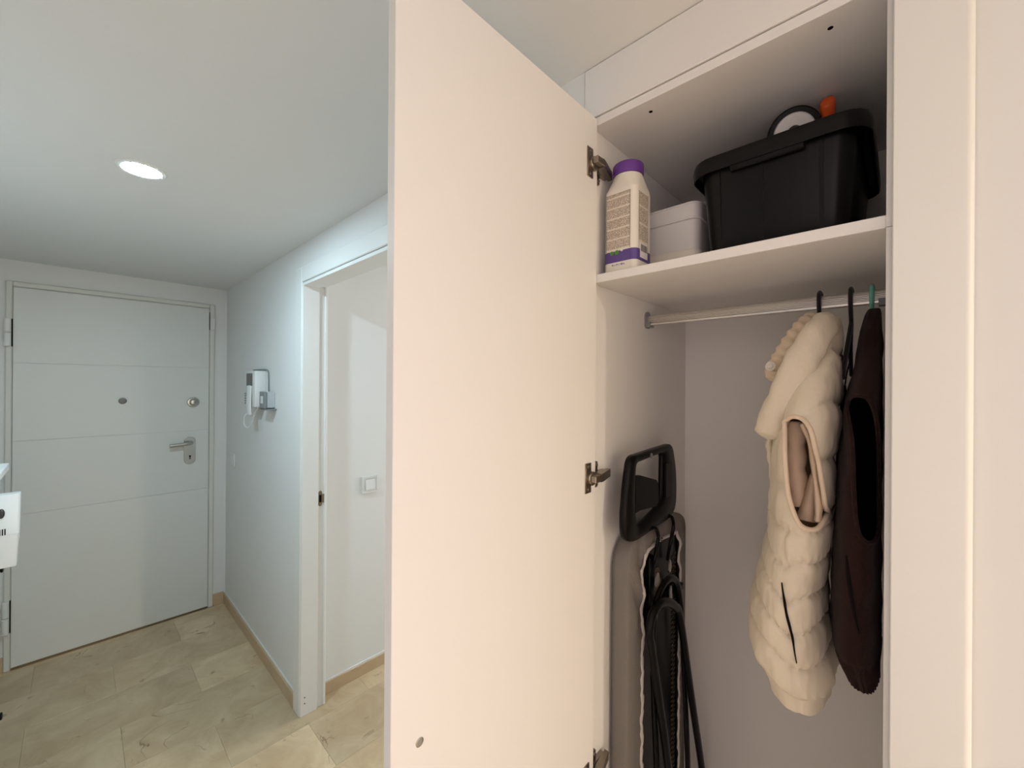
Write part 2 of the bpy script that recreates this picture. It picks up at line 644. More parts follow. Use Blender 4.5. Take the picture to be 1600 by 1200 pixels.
# jamb lining: first part proud (door stop), then the rebate for the leaf
for (ya, yb) in ((DY1, DY1 + 0.02), (DY0 - 0.02, DY0)):
    box(bm, W - 0.008, 0.773, ya, yb, 0.0, DZ + 0.014, 0.0012)
box(bm, W - 0.008, 0.773, DY0, DY1, DZ, DZ + 0.014, 0.0012)
for (ya, yb) in ((DY1 + 0.009, DY1 + 0.02), (DY0 - 0.02, DY0 - 0.009)):
    box(bm, 0.773, WX + 0.004, ya, yb, 0.0, DZ + 0.018)
box(bm, 0.773, WX + 0.004, DY0 - 0.009, DY1 + 0.009, DZ + 0.009, DZ + 0.018)
jamb = struct('trim_4', bm, M_lacq)
bm = bmesh.new()
box(bm, WX, WX + 0.013, DY1 + 0.002, 2.0395, 0.0, 2.03, 0.003)
box(bm, WX, WX + 0.013, DY0 - 0.07, DY0 - 0.004, 0.0, 2.03, 0.003)
box(bm, WX, WX + 0.013, DY0 - 0.004, DY1 + 0.002, DZ + 0.012, 2.03, 0.003)
struct('trim_5', bm, M_lacq)
# strike plate in the rebate, with its bent lip
bm = bmesh.new()
ol = [(0.777 + 0.0075 + 0.0075 * math.cos(a), zc + 0.0075 * math.sin(a)) for zc, a0 in ((1.006, 0), (0.949, PI)) for a in [a0 + i * PI / 8 for i in range(9)]]
prism_xz(bm, ol, DY1 + 0.0066, DY1 + 0.009)
box(bm, 0.791, 0.8085, DY1 + 0.0035, DY1 + 0.0066, 0.957, 0.997, 0.001)
strike = make('strike_plate', fixn(bm), M_bronze, jamb)
bm = bmesh.new()
box(bm, 0.780, 0.789, DY1 + 0.0058, DY1 + 0.0067, 0.960, 0.994)
make('latch_hole', bm, M_dark, strike)
for z in (0.083, 0.056):
    bm = bmesh.new()
    lathe(bm, [(0.0028, 0.0), (0.0028, 0.0006)], (0.7185, DY1, z), '-Y', 10)
    make('screw_hole', fixn(bm), M_dark, jamb)

# front door in the entrance wall
FX0, FX1, FZ1 = -0.236, 0.606, 2.014
bm = bmesh.new()
fr = 0.014
box(bm, -0.262, FX0 - 0.003, D - fr, D, 0.0, 2.045, 0.004)
box(bm, FX1 + 0.003, 0.636, D - fr, D, 0.0, 2.045, 0.004)
box(bm, FX0 - 0.003, FX1 + 0.003, D - fr, D, FZ1 + 0.004, 2.045, 0.004)
struct('trim_6', bm, mat('door_frame_lacquer', (0.72, 0.72, 0.66, 1), 0.45, bump=0.04, scale=60))
bm = bmesh.new()
box(bm, FX0, FX1, D - 0.0085, D, 0.012, FZ1)
fdoor = struct('door_1', bm, M_doorw)
fdoor['label'] = 'white front door with horizontal grooves at the end of the hallway'
for z0, z1 in ((0.012, 0.812), (0.812, 1.202), (1.202, 1.615), (1.615, FZ1)):
    bxo('panel', (FX0, FX1, D - 0.0115, D - 0.0085, z0 + 0.0012, z1 - 0.0012), M_doorw, fdoor, 0.0007)
YF = D - 0.0115
bm = bmesh.new()
box(bm, FX0, FX1, D - 0.012, D, 0.0, 0.012)
make('door_gap_shade', bm, M_bronze, fdoor)  # dark strip standing in for the shaded gap under the door
bm = bmesh.new()
lathe(bm, [(0.033, 0), (0.033, 0.004), (0.030, 0.007), (0.022, 0.008), (0.020, 0.012), (0.019, 0.026), (0.015, 0.031), (0.006, 0.033)], (0.522, YF, 1.388), '-Y', 28)
make('thumb_turn', fixn(bm), M_steel, fdoor, smooth=True)['label'] = 'round steel lock knob'
bm = bmesh.new()
lathe(bm, [(0.0185, 0), (0.0185, 0.004), (0.015, 0.006), (0.010, 0.006), (0.009, 0.004), (0.004, 0.0045)], (0.184, YF, 1.405), '-Y', 24)
make('peephole', fixn(bm), mat('dull_grey_metal', (0.2, 0.2, 0.2, 1), 0.5, 1.0, bump=0.03, scale=200), fdoor, smooth=True)
bm = bmesh.new()
hw, hh = 0.0305, 0.060
zc = 1.073
ol = [(0.505 + hw * math.cos(a), zc + s * hh + hw * math.sin(a)) for s, a0 in ((1, 0), (-1, PI)) for a in [a0 + i * PI / 10 for i in range(11)]]
prism_xz(bm, ol, YF - 0.007, YF)
bmesh.ops.recalc_face_normals(bm, faces=bm.faces[:])
bmesh.ops.bevel(bm, geom=[e for e in bm.edges if all(v.co.y < YF - 0.006 for v in e.verts)], offset=0.003, segments=2, affect='EDGES')
plate = make('handle_plate', bm, M_steel, fdoor, smooth=True)
bm = bmesh.new()
lathe(bm, [(0.0055, 0), (0.0055, 0.0012)], (0.506, YF - 0.007, 1.036), '-Y', 14)
box(bm, 0.5035, 0.5085, YF - 0.0082, YF - 0.007, 1.016, 1.034)
make('keyhole', fixn(bm), M_dark, plate)
bm = bmesh.new()
sweep(bm, spline([(0.512, YF - 0.007, 1.124), (0.512, YF - 0.030, 1.124), (0.505, YF - 0.045, 1.124), (0.48, YF - 0.050, 1.122), (0.44, YF - 0.050, 1.119), (0.397, YF - 0.049, 1.116)], 22), 0.0112, 0.0095, 12)
make('lever_handle', fixn(bm), M_steel, plate, smooth=True)
# hinges on the left edge, lock keeper on the right edge
for z0, z1 in ((1.700, 1.846), (0.20, 0.37)):
    bm = bmesh.new()
    zm = (z0 + z1) / 2
    for a, b in ((z0, zm - 0.002), (zm + 0.002, z1)):
        lathe(bm, [(0.008, 0), (0.0125, 0.003), (0.0125, b - a - 0.003), (0.008, b - a)], (-0.254, D - 0.026, a), 'Z', 16)
    lathe(bm, [(0.006, 0), (0.006, z1 - z0 - 0.01)], (-0.254, D - 0.026, z0 + 0.005), 'Z', 10)
    make('hinge', fixn(bm), M_lacq, fdoor, smooth=True)
    bxo('hinge_gap_shade', (-0.2412, -0.2372, D - 0.0145, D - 0.0085, z0, z1), M_dark, fdoor)  # black strip, shade of the gap beside the hinge put into its colour
bxo('keeper', (0.609, 0.633, D - 0.036, D - 0.014, 1.874, 1.950), M_lacq, fdoor, 0.003)
bxo('keeper_gap_shade', (0.6062, 0.6090, D - 0.0145, D - 0.0085, 1.872, 1.990), M_dark, fdoor)  # black strip painted as the shade along the keeper's edge

# ------------------------------------------------------------------ wardrobe built into the right wall
wd = root('wardrobe', (W, 0.22, 0.0), 'white built-in wardrobe with open door, shelf and hanging rail', 'wardrobe')
BX = 1.205
YR = 0.0147
bxo('side_panel', (W, BX, YP, YP + 0.016, 0.06, 2.0525), M_mel, wd, 0.0006)
bm = bmesh.new()
box(bm, W, BX, YR - 0.016, YR, 0.06, 1.7235, 0.0006)
box(bm, W, BX, YR - 0.016, YR, 1.7241, 2.0525, 0.0006)
make('side_panel', bm, M_mel, wd)
bxo('back_panel', (BX, BX + 0.008, YR - 0.016, YP + 0.016, 0.06, 2.0525), M_mel, wd)
top = bxo('top_panel', (W, BX, YR, YP, 2.036, 2.0525), M_mel, wd, 0.0006)
for p in ((0.740, 0.345), (0.742, 0.076)):
    bm = bmesh.new()
    lathe(bm, [(0.0035, -0.0004), (0.0035, 0.0005)], (p[0], p[1], 2.036), 'Z', 12)
    make('screw_hole', fixn(bm), M_dark, top)
bxo('shelf', (W, BX, YR, YP, 1.7230, Z_SH), M_mel, wd, 0.0008)
bxo('bottom_panel', (W, BX, YR, YP, 0.06, 0.078), M_mel, wd, 0.0008)
bxo('plinth', (W + 0.01, BX, YR - 0.016, YP + 0.016, 0.0, 0.06), M_mel, wd)
bm = bmesh.new()
box(bm, W - 0.003, W + 0.018, -0.0605, 0.4695, 2.0545, C - 0.0015, 0.001)
make('fascia_board', bm, M_mel, wd)
# right-hand upright of the frame, rounded outer edge
bm = bmesh.new()
ol = [(0.0085, 0.690), (0.0085, 0.7055), (-0.0600, 0.7055)]
prof = [(W - 0.0015, 0.0085), (W - 0.0155, 0.0085), (W - 0.0165, 0.0075), (W - 0.0165, -0.0525)]
for k in range(1, 8):
    a = k * (PI / 2) / 7
    prof.append((W - 0.0165 + 0.0075 - 0.0075 * math.cos(a), -0.0525 - 0.0075 * math.sin(a)))
prof.append((W - 0.0015, -0.060))
loft(bm, [[(x, y, 0.0) for x, y in prof], [(x, y, 2.0540) for x, y in prof]])
make('frame_upright', fixn(bm), M_lacq, wd, smooth=True)

# door leaf, standing open at a right angle to the wall
LX0, LX1 = 0.2587, 0.7065
leaf = bxo('door', (LX0, LX1, 0.440, 0.457, 0.065, 2.0472), M_mel, wd, 0.0009)
bm = bmesh.new()
lathe(bm, [(0.0058, 0), (0.0058, 0.0006), (0.0045, 0.0010), (0.0015, 0.0006)], (0.299, 0.440, 1.067), '-Y', 18)
make('cam_lock', fixn(bm), M_steel, leaf, smooth=True)


def cup_hinge(z):
    bm = bmesh.new()
    yf = 0.440
    # flange screwed to the leaf, with its rounded boss
    box(bm, 0.6695, 0.6895, yf - 0.0022, yf, z - 0.029, z + 0.029, 0.0008)
    lathe(bm, [(0.0135, 0), (0.0135, 0.006), (0.009, 0.009)], (0.688, yf - 0.001, z - 0.001), '-Y', 18)
    for dz in (-0.022, 0.022):
        lathe(bm, [(0.0035, 0.0022), (0.003, 0.004), (0.001, 0.0036)], (0.680, yf, z + dz), '-Y', 10)
    plate = make('hinge', fixn(bm), M_hinge, leaf, smooth=True)
    return plate


def hinge_arm(z):
    bm = bmesh.new()
    yf = 0.440
    box(bm, 0.676, 0.7045, yf - 0.021, yf - 0.0095, z - 0.0065, z + 0.0065, 0.0012)       # knuckle between leaf and panel
    pr = [(0.699, yf - 0.020), (0.713, yf - 0.017), (0.738, yf - 0.010), (0.757, yf - 0.005), (0.757, yf + 0.004), (0.712, yf - 0.001), (0.699, yf - 0.008)]
    loft(bm, [[(x, y, z - 0.008) for x, y in pr], [(x, y, z + 0.008) for x, y in pr]])
    box(bm, 0.716, 0.726, YP - 0.006, YP, z - 0.026, z + 0.026, 0.001)                   # mounting plate wings
    box(bm, 0.716, 0.752, YP - 0.010, YP, z - 0.0065, z + 0.0065, 0.001)
    o = make('hinge_arm', fixn(bm), M_hinge, leaf)
    for x, y, dz in ((0.721, YP - 0.006, 0.019), (0.721, YP - 0.006, -0.019), (0.745, YP - 0.010, 0)):
        bm = bmesh.new()
        lathe(bm, [(0.0036, 0), (0.0032, 0.0018), (0.001, 0.0012)], (x, y, z + dz), '-Y', 10)
        make('hinge_screw', fixn(bm), M_steel, o)


for z in (1.951, 1.339, 0.755):
    cup_hinge(z)
    hinge_arm(z)

# hanging rail: oval aluminium profile with fine ridges, end brackets
RX, RZ = 0.955, 1.6765
bm = bmesh.new()
prof = []
hx, hz = 0.0070, 0.0125
for k in range(7):
    a = PI * k / 6
    prof.append((RX + hx * math.cos(a), RZ + hz - hx + hx * math.sin(a)))
zz = RZ + hz - hx
nr = 6
for i in range(nr):      # ridged face towards the front
    z0 = zz - (i + 0.15) * (2 * (hz - hx) + 0.006) / nr
    z1 = zz - (i + 0.75) * (2 * (hz - hx) + 0.006) / nr
    prof += [(RX - hx, z0), (RX - hx - 0.0014, (z0 + z1) / 2 + 0.0006), (RX - hx, z1)]
prof.append((RX - hx - 0.0022, RZ - hz + 0.0045))
prof.append((RX - hx - 0.0022, RZ - hz + 0.0006))
prof.append((RX - hx + 0.001, RZ - hz))
prof.append((RX + hx - 0.001, RZ - hz))
loft(bm, [[(x, YR + 0.001, z) for x, z in prof], [(x, YP - 0.001, z) for x, z in prof]])
rail = make('hanging_rail', fixn(bm), M_alu, wd)
for y0, y1, s in ((YP - 0.004, YP, -1), (YR, YR + 0.004, 1)):
    bm = bmesh.new()
    ol = [(RX + 0.0125 * math.cos(a), RZ + 0.010 + 0.0125 * math.sin(a)) for a in [i * PI / 8 for i in range(9)]]
    ol += [(RX - 0.0125, RZ - 0.013), (RX - 0.008, RZ - 0.018), (RX + 0.008, RZ - 0.018), (RX + 0.0125, RZ - 0.013)]
    prism_xz(bm, ol, y0, y1)
    ya, yb = sorted((y0 if s < 0 else y1, (y0 if s < 0 else y1) + s * 0.010))
    box(bm, RX - 0.011, RX + 0.010, ya, yb, RZ - 0.0165, RZ - 0.0127)
    box(bm, RX - 0.0115, RX - 0.0095, ya, yb, RZ - 0.0165, RZ - 0.004)
    make('rail_bracket', fixn(bm), M_gplast, rail)

# ------------------------------------------------------------------ ceiling downlight in the hallway
LXc, LYc = 0.128, 1.657
lampo = root('ceiling_downlight', (LXc, LYc, C), 'round recessed white ceiling downlight glowing cool white', 'lamp')
bm = bmesh.new()
lathe(bm, [(0.0445, -0.002), (0.047, -0.004), (0.056, -0.004), (0.059, -0.0015), (0.059, 0.0)], (LXc, LYc, C), 'Z', 48)
make('bezel', fixn(bm), M_wplast, lampo, smooth=True)
bm = bmesh.new()
lathe(bm, [(0.0, -0.0046), (0.043, -0.0045), (0.0445, -0.003), (0.0445, -0.001)], (LXc, LYc, C), 'Z', 48)
make('diffuser', fixn(bm), M_diff, lampo)

# ------------------------------------------------------------------ wall fittings
# entry phone on the right wall near the front door
ip = root('entry_phone', (W, 2.62, 1.385), 'white entry phone with small dark screen and hanging coiled cord', 'intercom')
bm = bmesh.new()
box(bm, 0.652, W, 2.520, 2.715, 1.388, 1.584, 0.005, 2)
body = make('body', bm, M_wplast, ip, smooth=True)
# the set faces the hallway; its screen sits on the front
bxo('screen', (0.6503, 0.6520, 2.562, 2.672, 1.502, 1.571), M_screen, ip, 0.0004)
bm = bmesh.new()
hs = spline([(0.650, 2.592, 1.496), (0.646, 2.592, 1.492), (0.644, 2.592, 1.44), (0.643, 2.592, 1.39), (0.645, 2.592, 1.352), (0.647, 2.592, 1.345)], 26)
sweep(bm, hs, [0.018, 0.030, 0.035] + [0.037] * 20 + [0.035, 0.030, 0.016], [0.003, 0.006, 0.008] + [0.009] * 20 + [0.008, 0.006, 0.003], 20, up=(0, 1, 0))
make('handset', fixn(bm), M_wplast, ip, smooth=True)
for i in range(5):
    z = 1.458 - i * 0.0135
    bxo('button', (0.6485, 0.6515, 2.680, 2.702, z - 0.0035, z + 0.0035), M_gplast, ip, 0.0008)
bm = bmesh.new()
cpts = spline([(0.645, 2.612, 1.350), (0.643, 2.670, 1.330), (0.645, 2.685, 1.285), (0.650, 2.64, 1.268), (0.652, 2.59, 1.290), (0.660, 2.565, 1.34), (0.680, 2.56, 1.387)], 160)
hel = []
for i, p in enumerate(cpts):
    a = i * 2 * PI / 5.2
    hel.append((p[0] + 0.0035 * math.cos(a), p[1] + 0.0035 * math.sin(a), p[2]))
sweep(bm, hel, 0.0019, None, 6)
make('coiled_cord', fixn(bm), M_wplast, ip, smooth=True)
bm = bmesh.new()
sweep(bm, spline([(0.703, 2.74, 1.5925), (0.703, 2.60, 1.592), (0.703, 2.50, 1.589), (0.703, 2.470, 1.575), (0.703, 2.465, 1.54), (0.703, 2.462, 1.472)], 30), 0.0035, None, 8)
make('cable', fixn(bm), M_gplast, ip, smooth=True)
# grey box fixed beside it
gb = root('grey_wall_box', (W, 2.39, 1.383), 'small grey box with a pale label fixed beside the entry phone', 'box')
bm = bmesh.new()
box(bm, 0.668, W, 2.372, 2.440, 1.388, 1.470, 0.003, 1)
make('case', bm, M_lgplast, gb)
bxo('front_cover', (0.655, 0.668, 2.366, 2.446, 1.386, 1.473), M_gplast, gb, 0.002)
bxo('label_plate', (0.6535, 0.6550, 2.384, 2.424, 1.412, 1.450), M_wplast, gb, 0.0004)
bxo('base_plate', (0.660, W, 2.345, 2.455, 1.378, 1.384), M_gplast, gb, 0.001)
# small switch plate close to the corner
ws = root('light_switch', (W, 3.195, 0.966), 'white light switch on the hallway wall near the front door', 'switch')
bxo('plate', (W - 0.009, W, 3.152, 3.240, 0.966, 1.050), M_wplast, ws, 0.002)
bxo('rocker', (W - 0.013, W - 0.009, 3.172, 3.220, 0.985, 1.031), M_wplast, ws, 0.001)
# switch in the room beyond
yw = 2.04
sw = root('light_switch', (1.064, yw, 0.942), 'square white light switch on the wall of the room beyond the doorway', 'switch')
bm = bmesh.new()
box(bm, 1.019, 1.107, yw - 0.008, yw, 0.944, 1.032, 0.0015)
make('plate', bm, M_wplast, sw)
bm = bmesh.new()
for d in ((1.019, 1.107, 1.0245, 1.032), (1.019, 1.107, 0.944, 0.9515), (1.019, 1.0265, 0.9515, 1.0245), (1.0995, 1.107, 0.9515, 1.0245)):
    box(bm, d[0], d[1], yw - 0.0105, yw - 0.008, d[2], d[3])
make('plate_rim', bm, M_wplast, sw)
bxo('rocker_gap_shade', (1.0350, 1.0910, yw - 0.0086, yw - 0.0080, 0.9600, 1.0180), M_lgplast, sw)  # grey plate whose colour stands in for shade around the rocker
bm = bmesh.new()
pr = [(yw - 0.008, 0.962), (yw - 0.0145, 0.962), (yw - 0.0095, 1.014), (yw - 0.008, 1.014)]
loft(bm, [[(1.037, y, z) for y, z in pr], [(1.089, y, z) for y, z in pr]])
make('rocker', fixn(bm), M_wplast, sw)

# ------------------------------------------------------------------ tall white cabinet at the left edge
cb = root('shoe_cabinet', (-0.37, 1.7, 0.0), 'tall white cabinet with round dark knobs on the left of the hallway', 'cabinet')
bxo('body', (-0.555, -0.196, 1.15, 2.25, 0.0, 1.208), M_lacq, cb, 0.002)
bxo('top_board', (-0.556, -0.165, 1.13, 2.273, 1.208, 1.232), M_lacq, cb, 0.002)
for z0, z1 in ((0.06, 0.44), (0.445, 0.825), (0.83, 1.20)):
    fl = bxo('flap_front', (-0.196, -0.182, 1.16, 2.246, z0, z1), M_lacq, cb, 0.002)
for z in (0.386, 0.884):
    bm = bmesh.new()
    lathe(bm, [(0.006, 0.0), (0.005, 0.003), (0.011, 0.005), (0.0125, 0.008), (0.011, 0.011), (0.004, 0.0125)], (-0.182, 2.205, z), 'X', 20)
    make('knob', fixn(bm), M_blkmet, cb, smooth=True)
# small white device in a holder, hung on the cabinet's front
dv = root('wall_camera', (-0.158, 2.18, 0.899), 'small white device with dark lens and slits, in a holder on the cabinet', 'device')
bm = bmesh.new()
loft(bm, [rrect(-0.1570, 2.180, 0.0225, 0.020, 0.005, 0.985), rrect(-0.1562, 2.180, 0.0240, 0.020, 0.005, 1.139), rrect(-0.1562, 2.180, 0.0225, 0.0185, 0.004, 1.141)])
make('body', fixn(bm), M_wplast, dv, smooth=True)
bm = bmesh.new()
lathe(bm, [(0.0085, 0), (0.0085, 0.002), (0.005, 0.0035), (0.002, 0.0035)], (-0.1725, 2.160, 1.080), '-Y', 20, 0.9, 1.9)
make('lens', fixn(bm), M_screen, dv, smooth=True)
for x in (-0.1755, -0.170, -0.1645):
    bxo('slit', (x - 0.0014, x + 0.0014, 2.1592, 2.1604, 1.006, 1.028), M_dark, dv)
bm = bmesh.new()
rg = [rrect(-0.1610, 2.182, 0.0205, 0.026, 0.006, 0.899), rrect(-0.1600, 2.182, 0.0215, 0.027, 0.006, 0.905), rrect(-0.1583, 2.182, 0.0232, 0.028, 0.006, 1.004),
      rrect(-0.1578, 2.182, 0.0237, 0.0285, 0.006, 1.008), rrect(-0.1578, 2.182, 0.0228, 0.0265, 0.005, 1.008), rrect(-0.1600, 2.182, 0.0224, 0.025, 0.005, 0.985)]
loft(bm, rg)
make('holder', fixn(bm), M_wplast, dv, smooth=True)

# ------------------------------------------------------------------ things on the shelf
# bottle
bt = root('detergent_bottle', (0.766, 0.404, Z_SH), 'white plastic bottle with purple cap and printed purple-banded label', 'bottle')
bm = bmesh.new()
bx_, by_ = 0.7655, 0.404
prof = [(0.0335, 0.006, 0.0), (0.0352, 0.010, 0.003), (0.0355, 0.012, 0.010), (0.0350, 0.012, 0.08), (0.0350, 0.012, 0.160), (0.0353, 0.013, 0.1635), (0.0353, 0.014, 0.1670), (0.0345, 0.018, 0.1715), (0.0328, 0.023, 0.180), (0.0300, 0.0285, 0.193), (0.0285, 0.0284, 0.2000), (0.0265, 0.0264, 0.2010), (0.0265, 0.0264, 0.208)]
loft(bm, [rrect(bx_, by_, h, h, r, Z_SH + z, 7) for h, r, z in prof])
make('bottle_body', fixn(bm), M_bottle, bt, smooth=True)
bm = bmesh.new()
nn = 60
cap = [(0.0290, 0.2015, 0), (0.0300, 0.203, 1), (0.0300, 0.2215, 1), (0.0285, 0.2240, 0), (0.022, 0.2245, 0)]
loft(bm, [[(bx_ + (r + (0.0006 if g and k % 2 else 0)) * math.cos(2 * PI * k / nn), by_ + (r + (0.0006 if g and k % 2 else 0)) * math.sin(2 * PI * k / nn), Z_SH + h) for k in range(nn)] for r, h, g in cap])
make('cap', fixn(bm), M_purple, bt, smooth=True)
# print on the bottle
xf = bx_ - 0.0352
yf = by_ - 0.0352


def label_front(name, y0, y1, z0, z1, m, d=0.0003):
    return bxo(name, (xf - d, xf + 0.0004, y0, y1, z0, z1), m, bt)


def label_side(name, x0, x1, z0, z1, m, d=0.0003):
    return bxo(name, (x0, x1, yf - d, yf + 0.0004, z0, z1), m, bt)


tl = label_front('text_panel', 0.3815, 0.4315, 1.7865, 1.897, M_text, 0.0004)
label_side('text_panel', 0.7440, 0.7810, 1.7990, 1.896, M_text2, 0.0004)
for y in (0.3810, 0.4320):
    label_front('label_border', y - 0.0003, y + 0.0003, 1.786, 1.898, M_ink)
label_front('label_border', 0.381, 0.432, 1.8975, 1.8980, M_ink)
for x in (0.7435, 0.7815):
    label_side('label_border', x - 0.0003, x + 0.0003, 1.766, 1.8970, M_ink)
# purple band all the way round, just proud of the bottle
bm = bmesh.new()
h = 0.03555
loft(bm, [rrect(bx_, by_, h, h, 0.0122, 1.7625, 7), rrect(bx_, by_, h, h, 0.0122, 1.7845, 7)], cap0=False, cap1=False)
for f in list(bm.faces):
    pass
make('label_band', fixn(bm), M_band, bt, smooth=True)
for y, r in ((0.4195, 0.0042), (0.4085, 0.0046), (0.398, 0.003)):
    bm = bmesh.new()
    lathe(bm, [(r, 0), (r, 0.0004)], (xf - 0.0004, y, 1.7815 if r > 0.004 else 1.785), '-X', 14)
    make('leaf_mark', fixn(bm), M_green if r > 0.0035 else M_wplast, bt)
label_side('barcode_field', 0.7475, 0.7785, 1.7685, 1.7965, M_whitecore, 0.0008)
bm = bmesh.new()
rnd = random.Random(3)
x = 0.7500
while x < 0.7765:
    w_ = rnd.choice((0.0003, 0.0004, 0.0007))
    box(bm, x, x + w_, yf - 0.0011, yf - 0.0008, 1.781, 1.7945)
    x += w_ + rnd.choice((0.0008, 0.0013))
bco = make('barcode', bm, M_ink, bt)
bco['kind'] = 'stuff'
label_front('small_print', 0.392, 0.420, 1.7555, 1.7590, M_smalltext)

# white tub behind it
tb = root('storage_tub', (0.97, 0.364, Z_SH), 'white plastic tub with a rim band, between the bottle and black bin', 'container')
tcx, tcy, thx, thy = 0.970, 0.3650, 0.118, 0.0690
bm = bmesh.new()
loft(bm, [rrect(tcx, tcy, thx - 0.002, thy - 0.002, 0.020, 1.797), rrect(tcx, tcy, thx, thy, 0.020, 1.857), rrect(tcx, tcy, thx, thy, 0.02, 1.860)])
make('tub_body', fixn(bm), M_tub, tb, smooth=True)
bm = bmesh.new()
loft(bm, [rrect(tcx, tcy, thx + 0.0005, thy + 0.0005, 0.020, 1.8575), rrect(tcx, tcy, thx + 0.0042, thy + 0.0030, 0.022, 1.8580), rrect(tcx, tcy, thx + 0.0042, thy + 0.0030, 0.022, 1.8610), rrect(tcx, tcy, thx + 0.0020, thy + 0.0018, 0.021, 1.8625), rrect(tcx, tcy, thx + 0.0020, thy + 0.0018, 0.021, 1.8885), rrect(tcx, tcy, thx + 0.0035, thy + 0.0025, 0.021, 1.8895), rrect(tcx, tcy, thx + 0.0035, thy + 0.0025, 0.021, 1.8920), rrect(tcx, tcy, thx, thy, 0.020, 1.893), rrect(tcx, tcy, thx - 0.004, thy - 0.004, 0.018, 1.8925)])
make('rim_band', fixn(bm), M_tub, tb, smooth=True)
bm = bmesh.new()
loft(bm, [rrect(tcx, tcy, thx - 0.001, thy - 0.001, 0.026, Z_SH), rrect(tcx, tcy, thx + 0.002, thy + 0.002, 0.026, Z_SH + 0.006), rrect(tcx, tcy, thx + 0.0035, thy + 0.0015, 0.024, 1.7925), rrect(tcx, tcy, thx, thy - 0.001, 0.022, 1.798)])
make('lid', fixn(bm), M_tublid, tb, smooth=True)['label'] = 'cream lid at the bottom'

# black storage bin, open on top
bn = root('storage_bin', (0.975, 0.166, Z_SH), 'large black plastic storage bin on the wardrobe shelf', 'bin')
bcx, bcy = 0.975, 0.1655
bm = bmesh.new()


def br(hx, hy, r, z):
    return rrect(bcx, bcy, hx, hy, r, z, 6)


loft(bm, [br(0.142, 0.100, 0.02, Z_SH), br(0.1455, 0.1035, 0.025, Z_SH + 0.004), br(0.1640, 0.1165, 0.030, 1.9265), br(0.1605, 0.113, 0.028, 1.9265), br(0.1425, 0.1005, 0.024, Z_SH + 0.008), br(0.10, 0.08, 0.02, Z_SH + 0.0075)])
binb = make('bin_body', fixn(bm), M_binp, bn, smooth=True)
bm = bmesh.new()
loft(bm, [br(0.1600, 0.1120, 0.028, 1.9270), br(0.1680, 0.1260, 0.036, 1.9260), br(0.1735, 0.1310, 0.040, 1.9140), br(0.1752, 0.1328, 0.041, 1.9140), br(0.1765, 0.1345, 0.042, 1.9300), br(0.1735, 0.1320, 0.041, 1.9420), br(0.1690, 0.1280, 0.038, 1.9445), br(0.1605, 0.1135, 0.029, 1.9430)], cap0=False, cap1=False)
bm2rings = bm
vs = list(bm.verts)
n_ = len(br(0.1, 0.1, 0.02, 0))
for k in range(n_):
    j = (k + 1) % n_
    a, b = vs[k], vs[j]
    c, d = vs[len(vs) - n_ + j], vs[len(vs) - n_ + k]
    try:
        bm.faces.new((a, d, c, b))
    except Exception:
        pass
make('rim', fixn(bm), M_binp, bn, smooth=True)
bm = bmesh.new()
box(bm, 0.8012, 0.8115, 0.114, 0.226, 1.905, 1.9255, 0.002)
make('grip', bm, M_binp, bn)
bm = bmesh.new()
for y in (0.094, 0.178, 0.247):
    pr = [(0.8115, 1.921), (0.8095, 1.921), (0.8305 - 0.002, 1.748), (0.8305, 1.748)]
    loft(bm, [[(x, y - 0.003, z) for x, z in pr], [(x, y + 0.003, z) for x, z in pr]])
make('moulded_rib', fixn(bm), M_binp, bn)

# roll of black tape lying on the bin's edge, standing upright, and an orange handle end
tr = root('tape_roll', (0.905, 0.146, 1.935), 'black roll with a white core poking out of the black bin', 'roll')
tc_ = Vector((0.905, 0.1460, 1.9870))


def ring_profile(r0, r1, half):
    return [(r0, -half), (r1, -half + 0.002), (r1, half - 0.002), (r0, half)]


axis = Vector((-0.86, -0.30, -0.42)).normalized()      # tilts its face to the front
q = Vector((0, 0, 1)).rotation_difference(axis).to_matrix()


def add_annulus(bm, r0, r1, half, off=0.0, n=48):
    rings = [(r0, -half), (r1 - 0.002, -half), (r1, -half + 0.002), (r1, half - 0.002), (r1 - 0.002, half), (r0, half)]
    rv = []
    for r, h in rings:
        rv.append([bm.verts.new(tc_ + q @ Vector((r * math.cos(2 * PI * k / n), r * math.sin(2 * PI * k / n), h + off))) for k in range(n)])
    for a, b in zip(rv, rv[1:] + rv[:1]):
        for k in range(n):
            j = (k + 1) % n
            bm.faces.new((a[k], a[j], b[j], b[k]))


bm = bmesh.new()
add_annulus(bm, 0.0335, 0.0420, 0.010)
make('tape', fixn(bm), M_blk, tr, smooth=True)
bm = bmesh.new()
add_annulus(bm, 0.012, 0.0330, 0.0085)
make('core', fixn(bm), M_whitecore, tr, smooth=True)['label'] = 'white core'
hd = root('tool_handle', (0.925, 0.098, 1.94), 'orange rounded handle end poking out of the black bin', 'tool')
bm = bmesh.new()
path = spline([(0.955, 0.100, 1.86), (0.94, 0.099, 1.95), (0.922, 0.097, 1.995), (0.905, 0.096, 2.018), (0.900, 0.096, 2.022)], 18)
rr = [0.010] * 8 + list(np.interp(range(10), [0, 4, 7, 8, 9], [0.011, 0.014, 0.012, 0.008, 0.002]))
sweep(bm, path, rr, [r * 0.85 for r in rr], 14)
make('handle', fixn(bm), M_orange, hd, smooth='all')

# ------------------------------------------------------------------ hangers on the rail
HTOP = RZ + 0.0125 + 0.0047


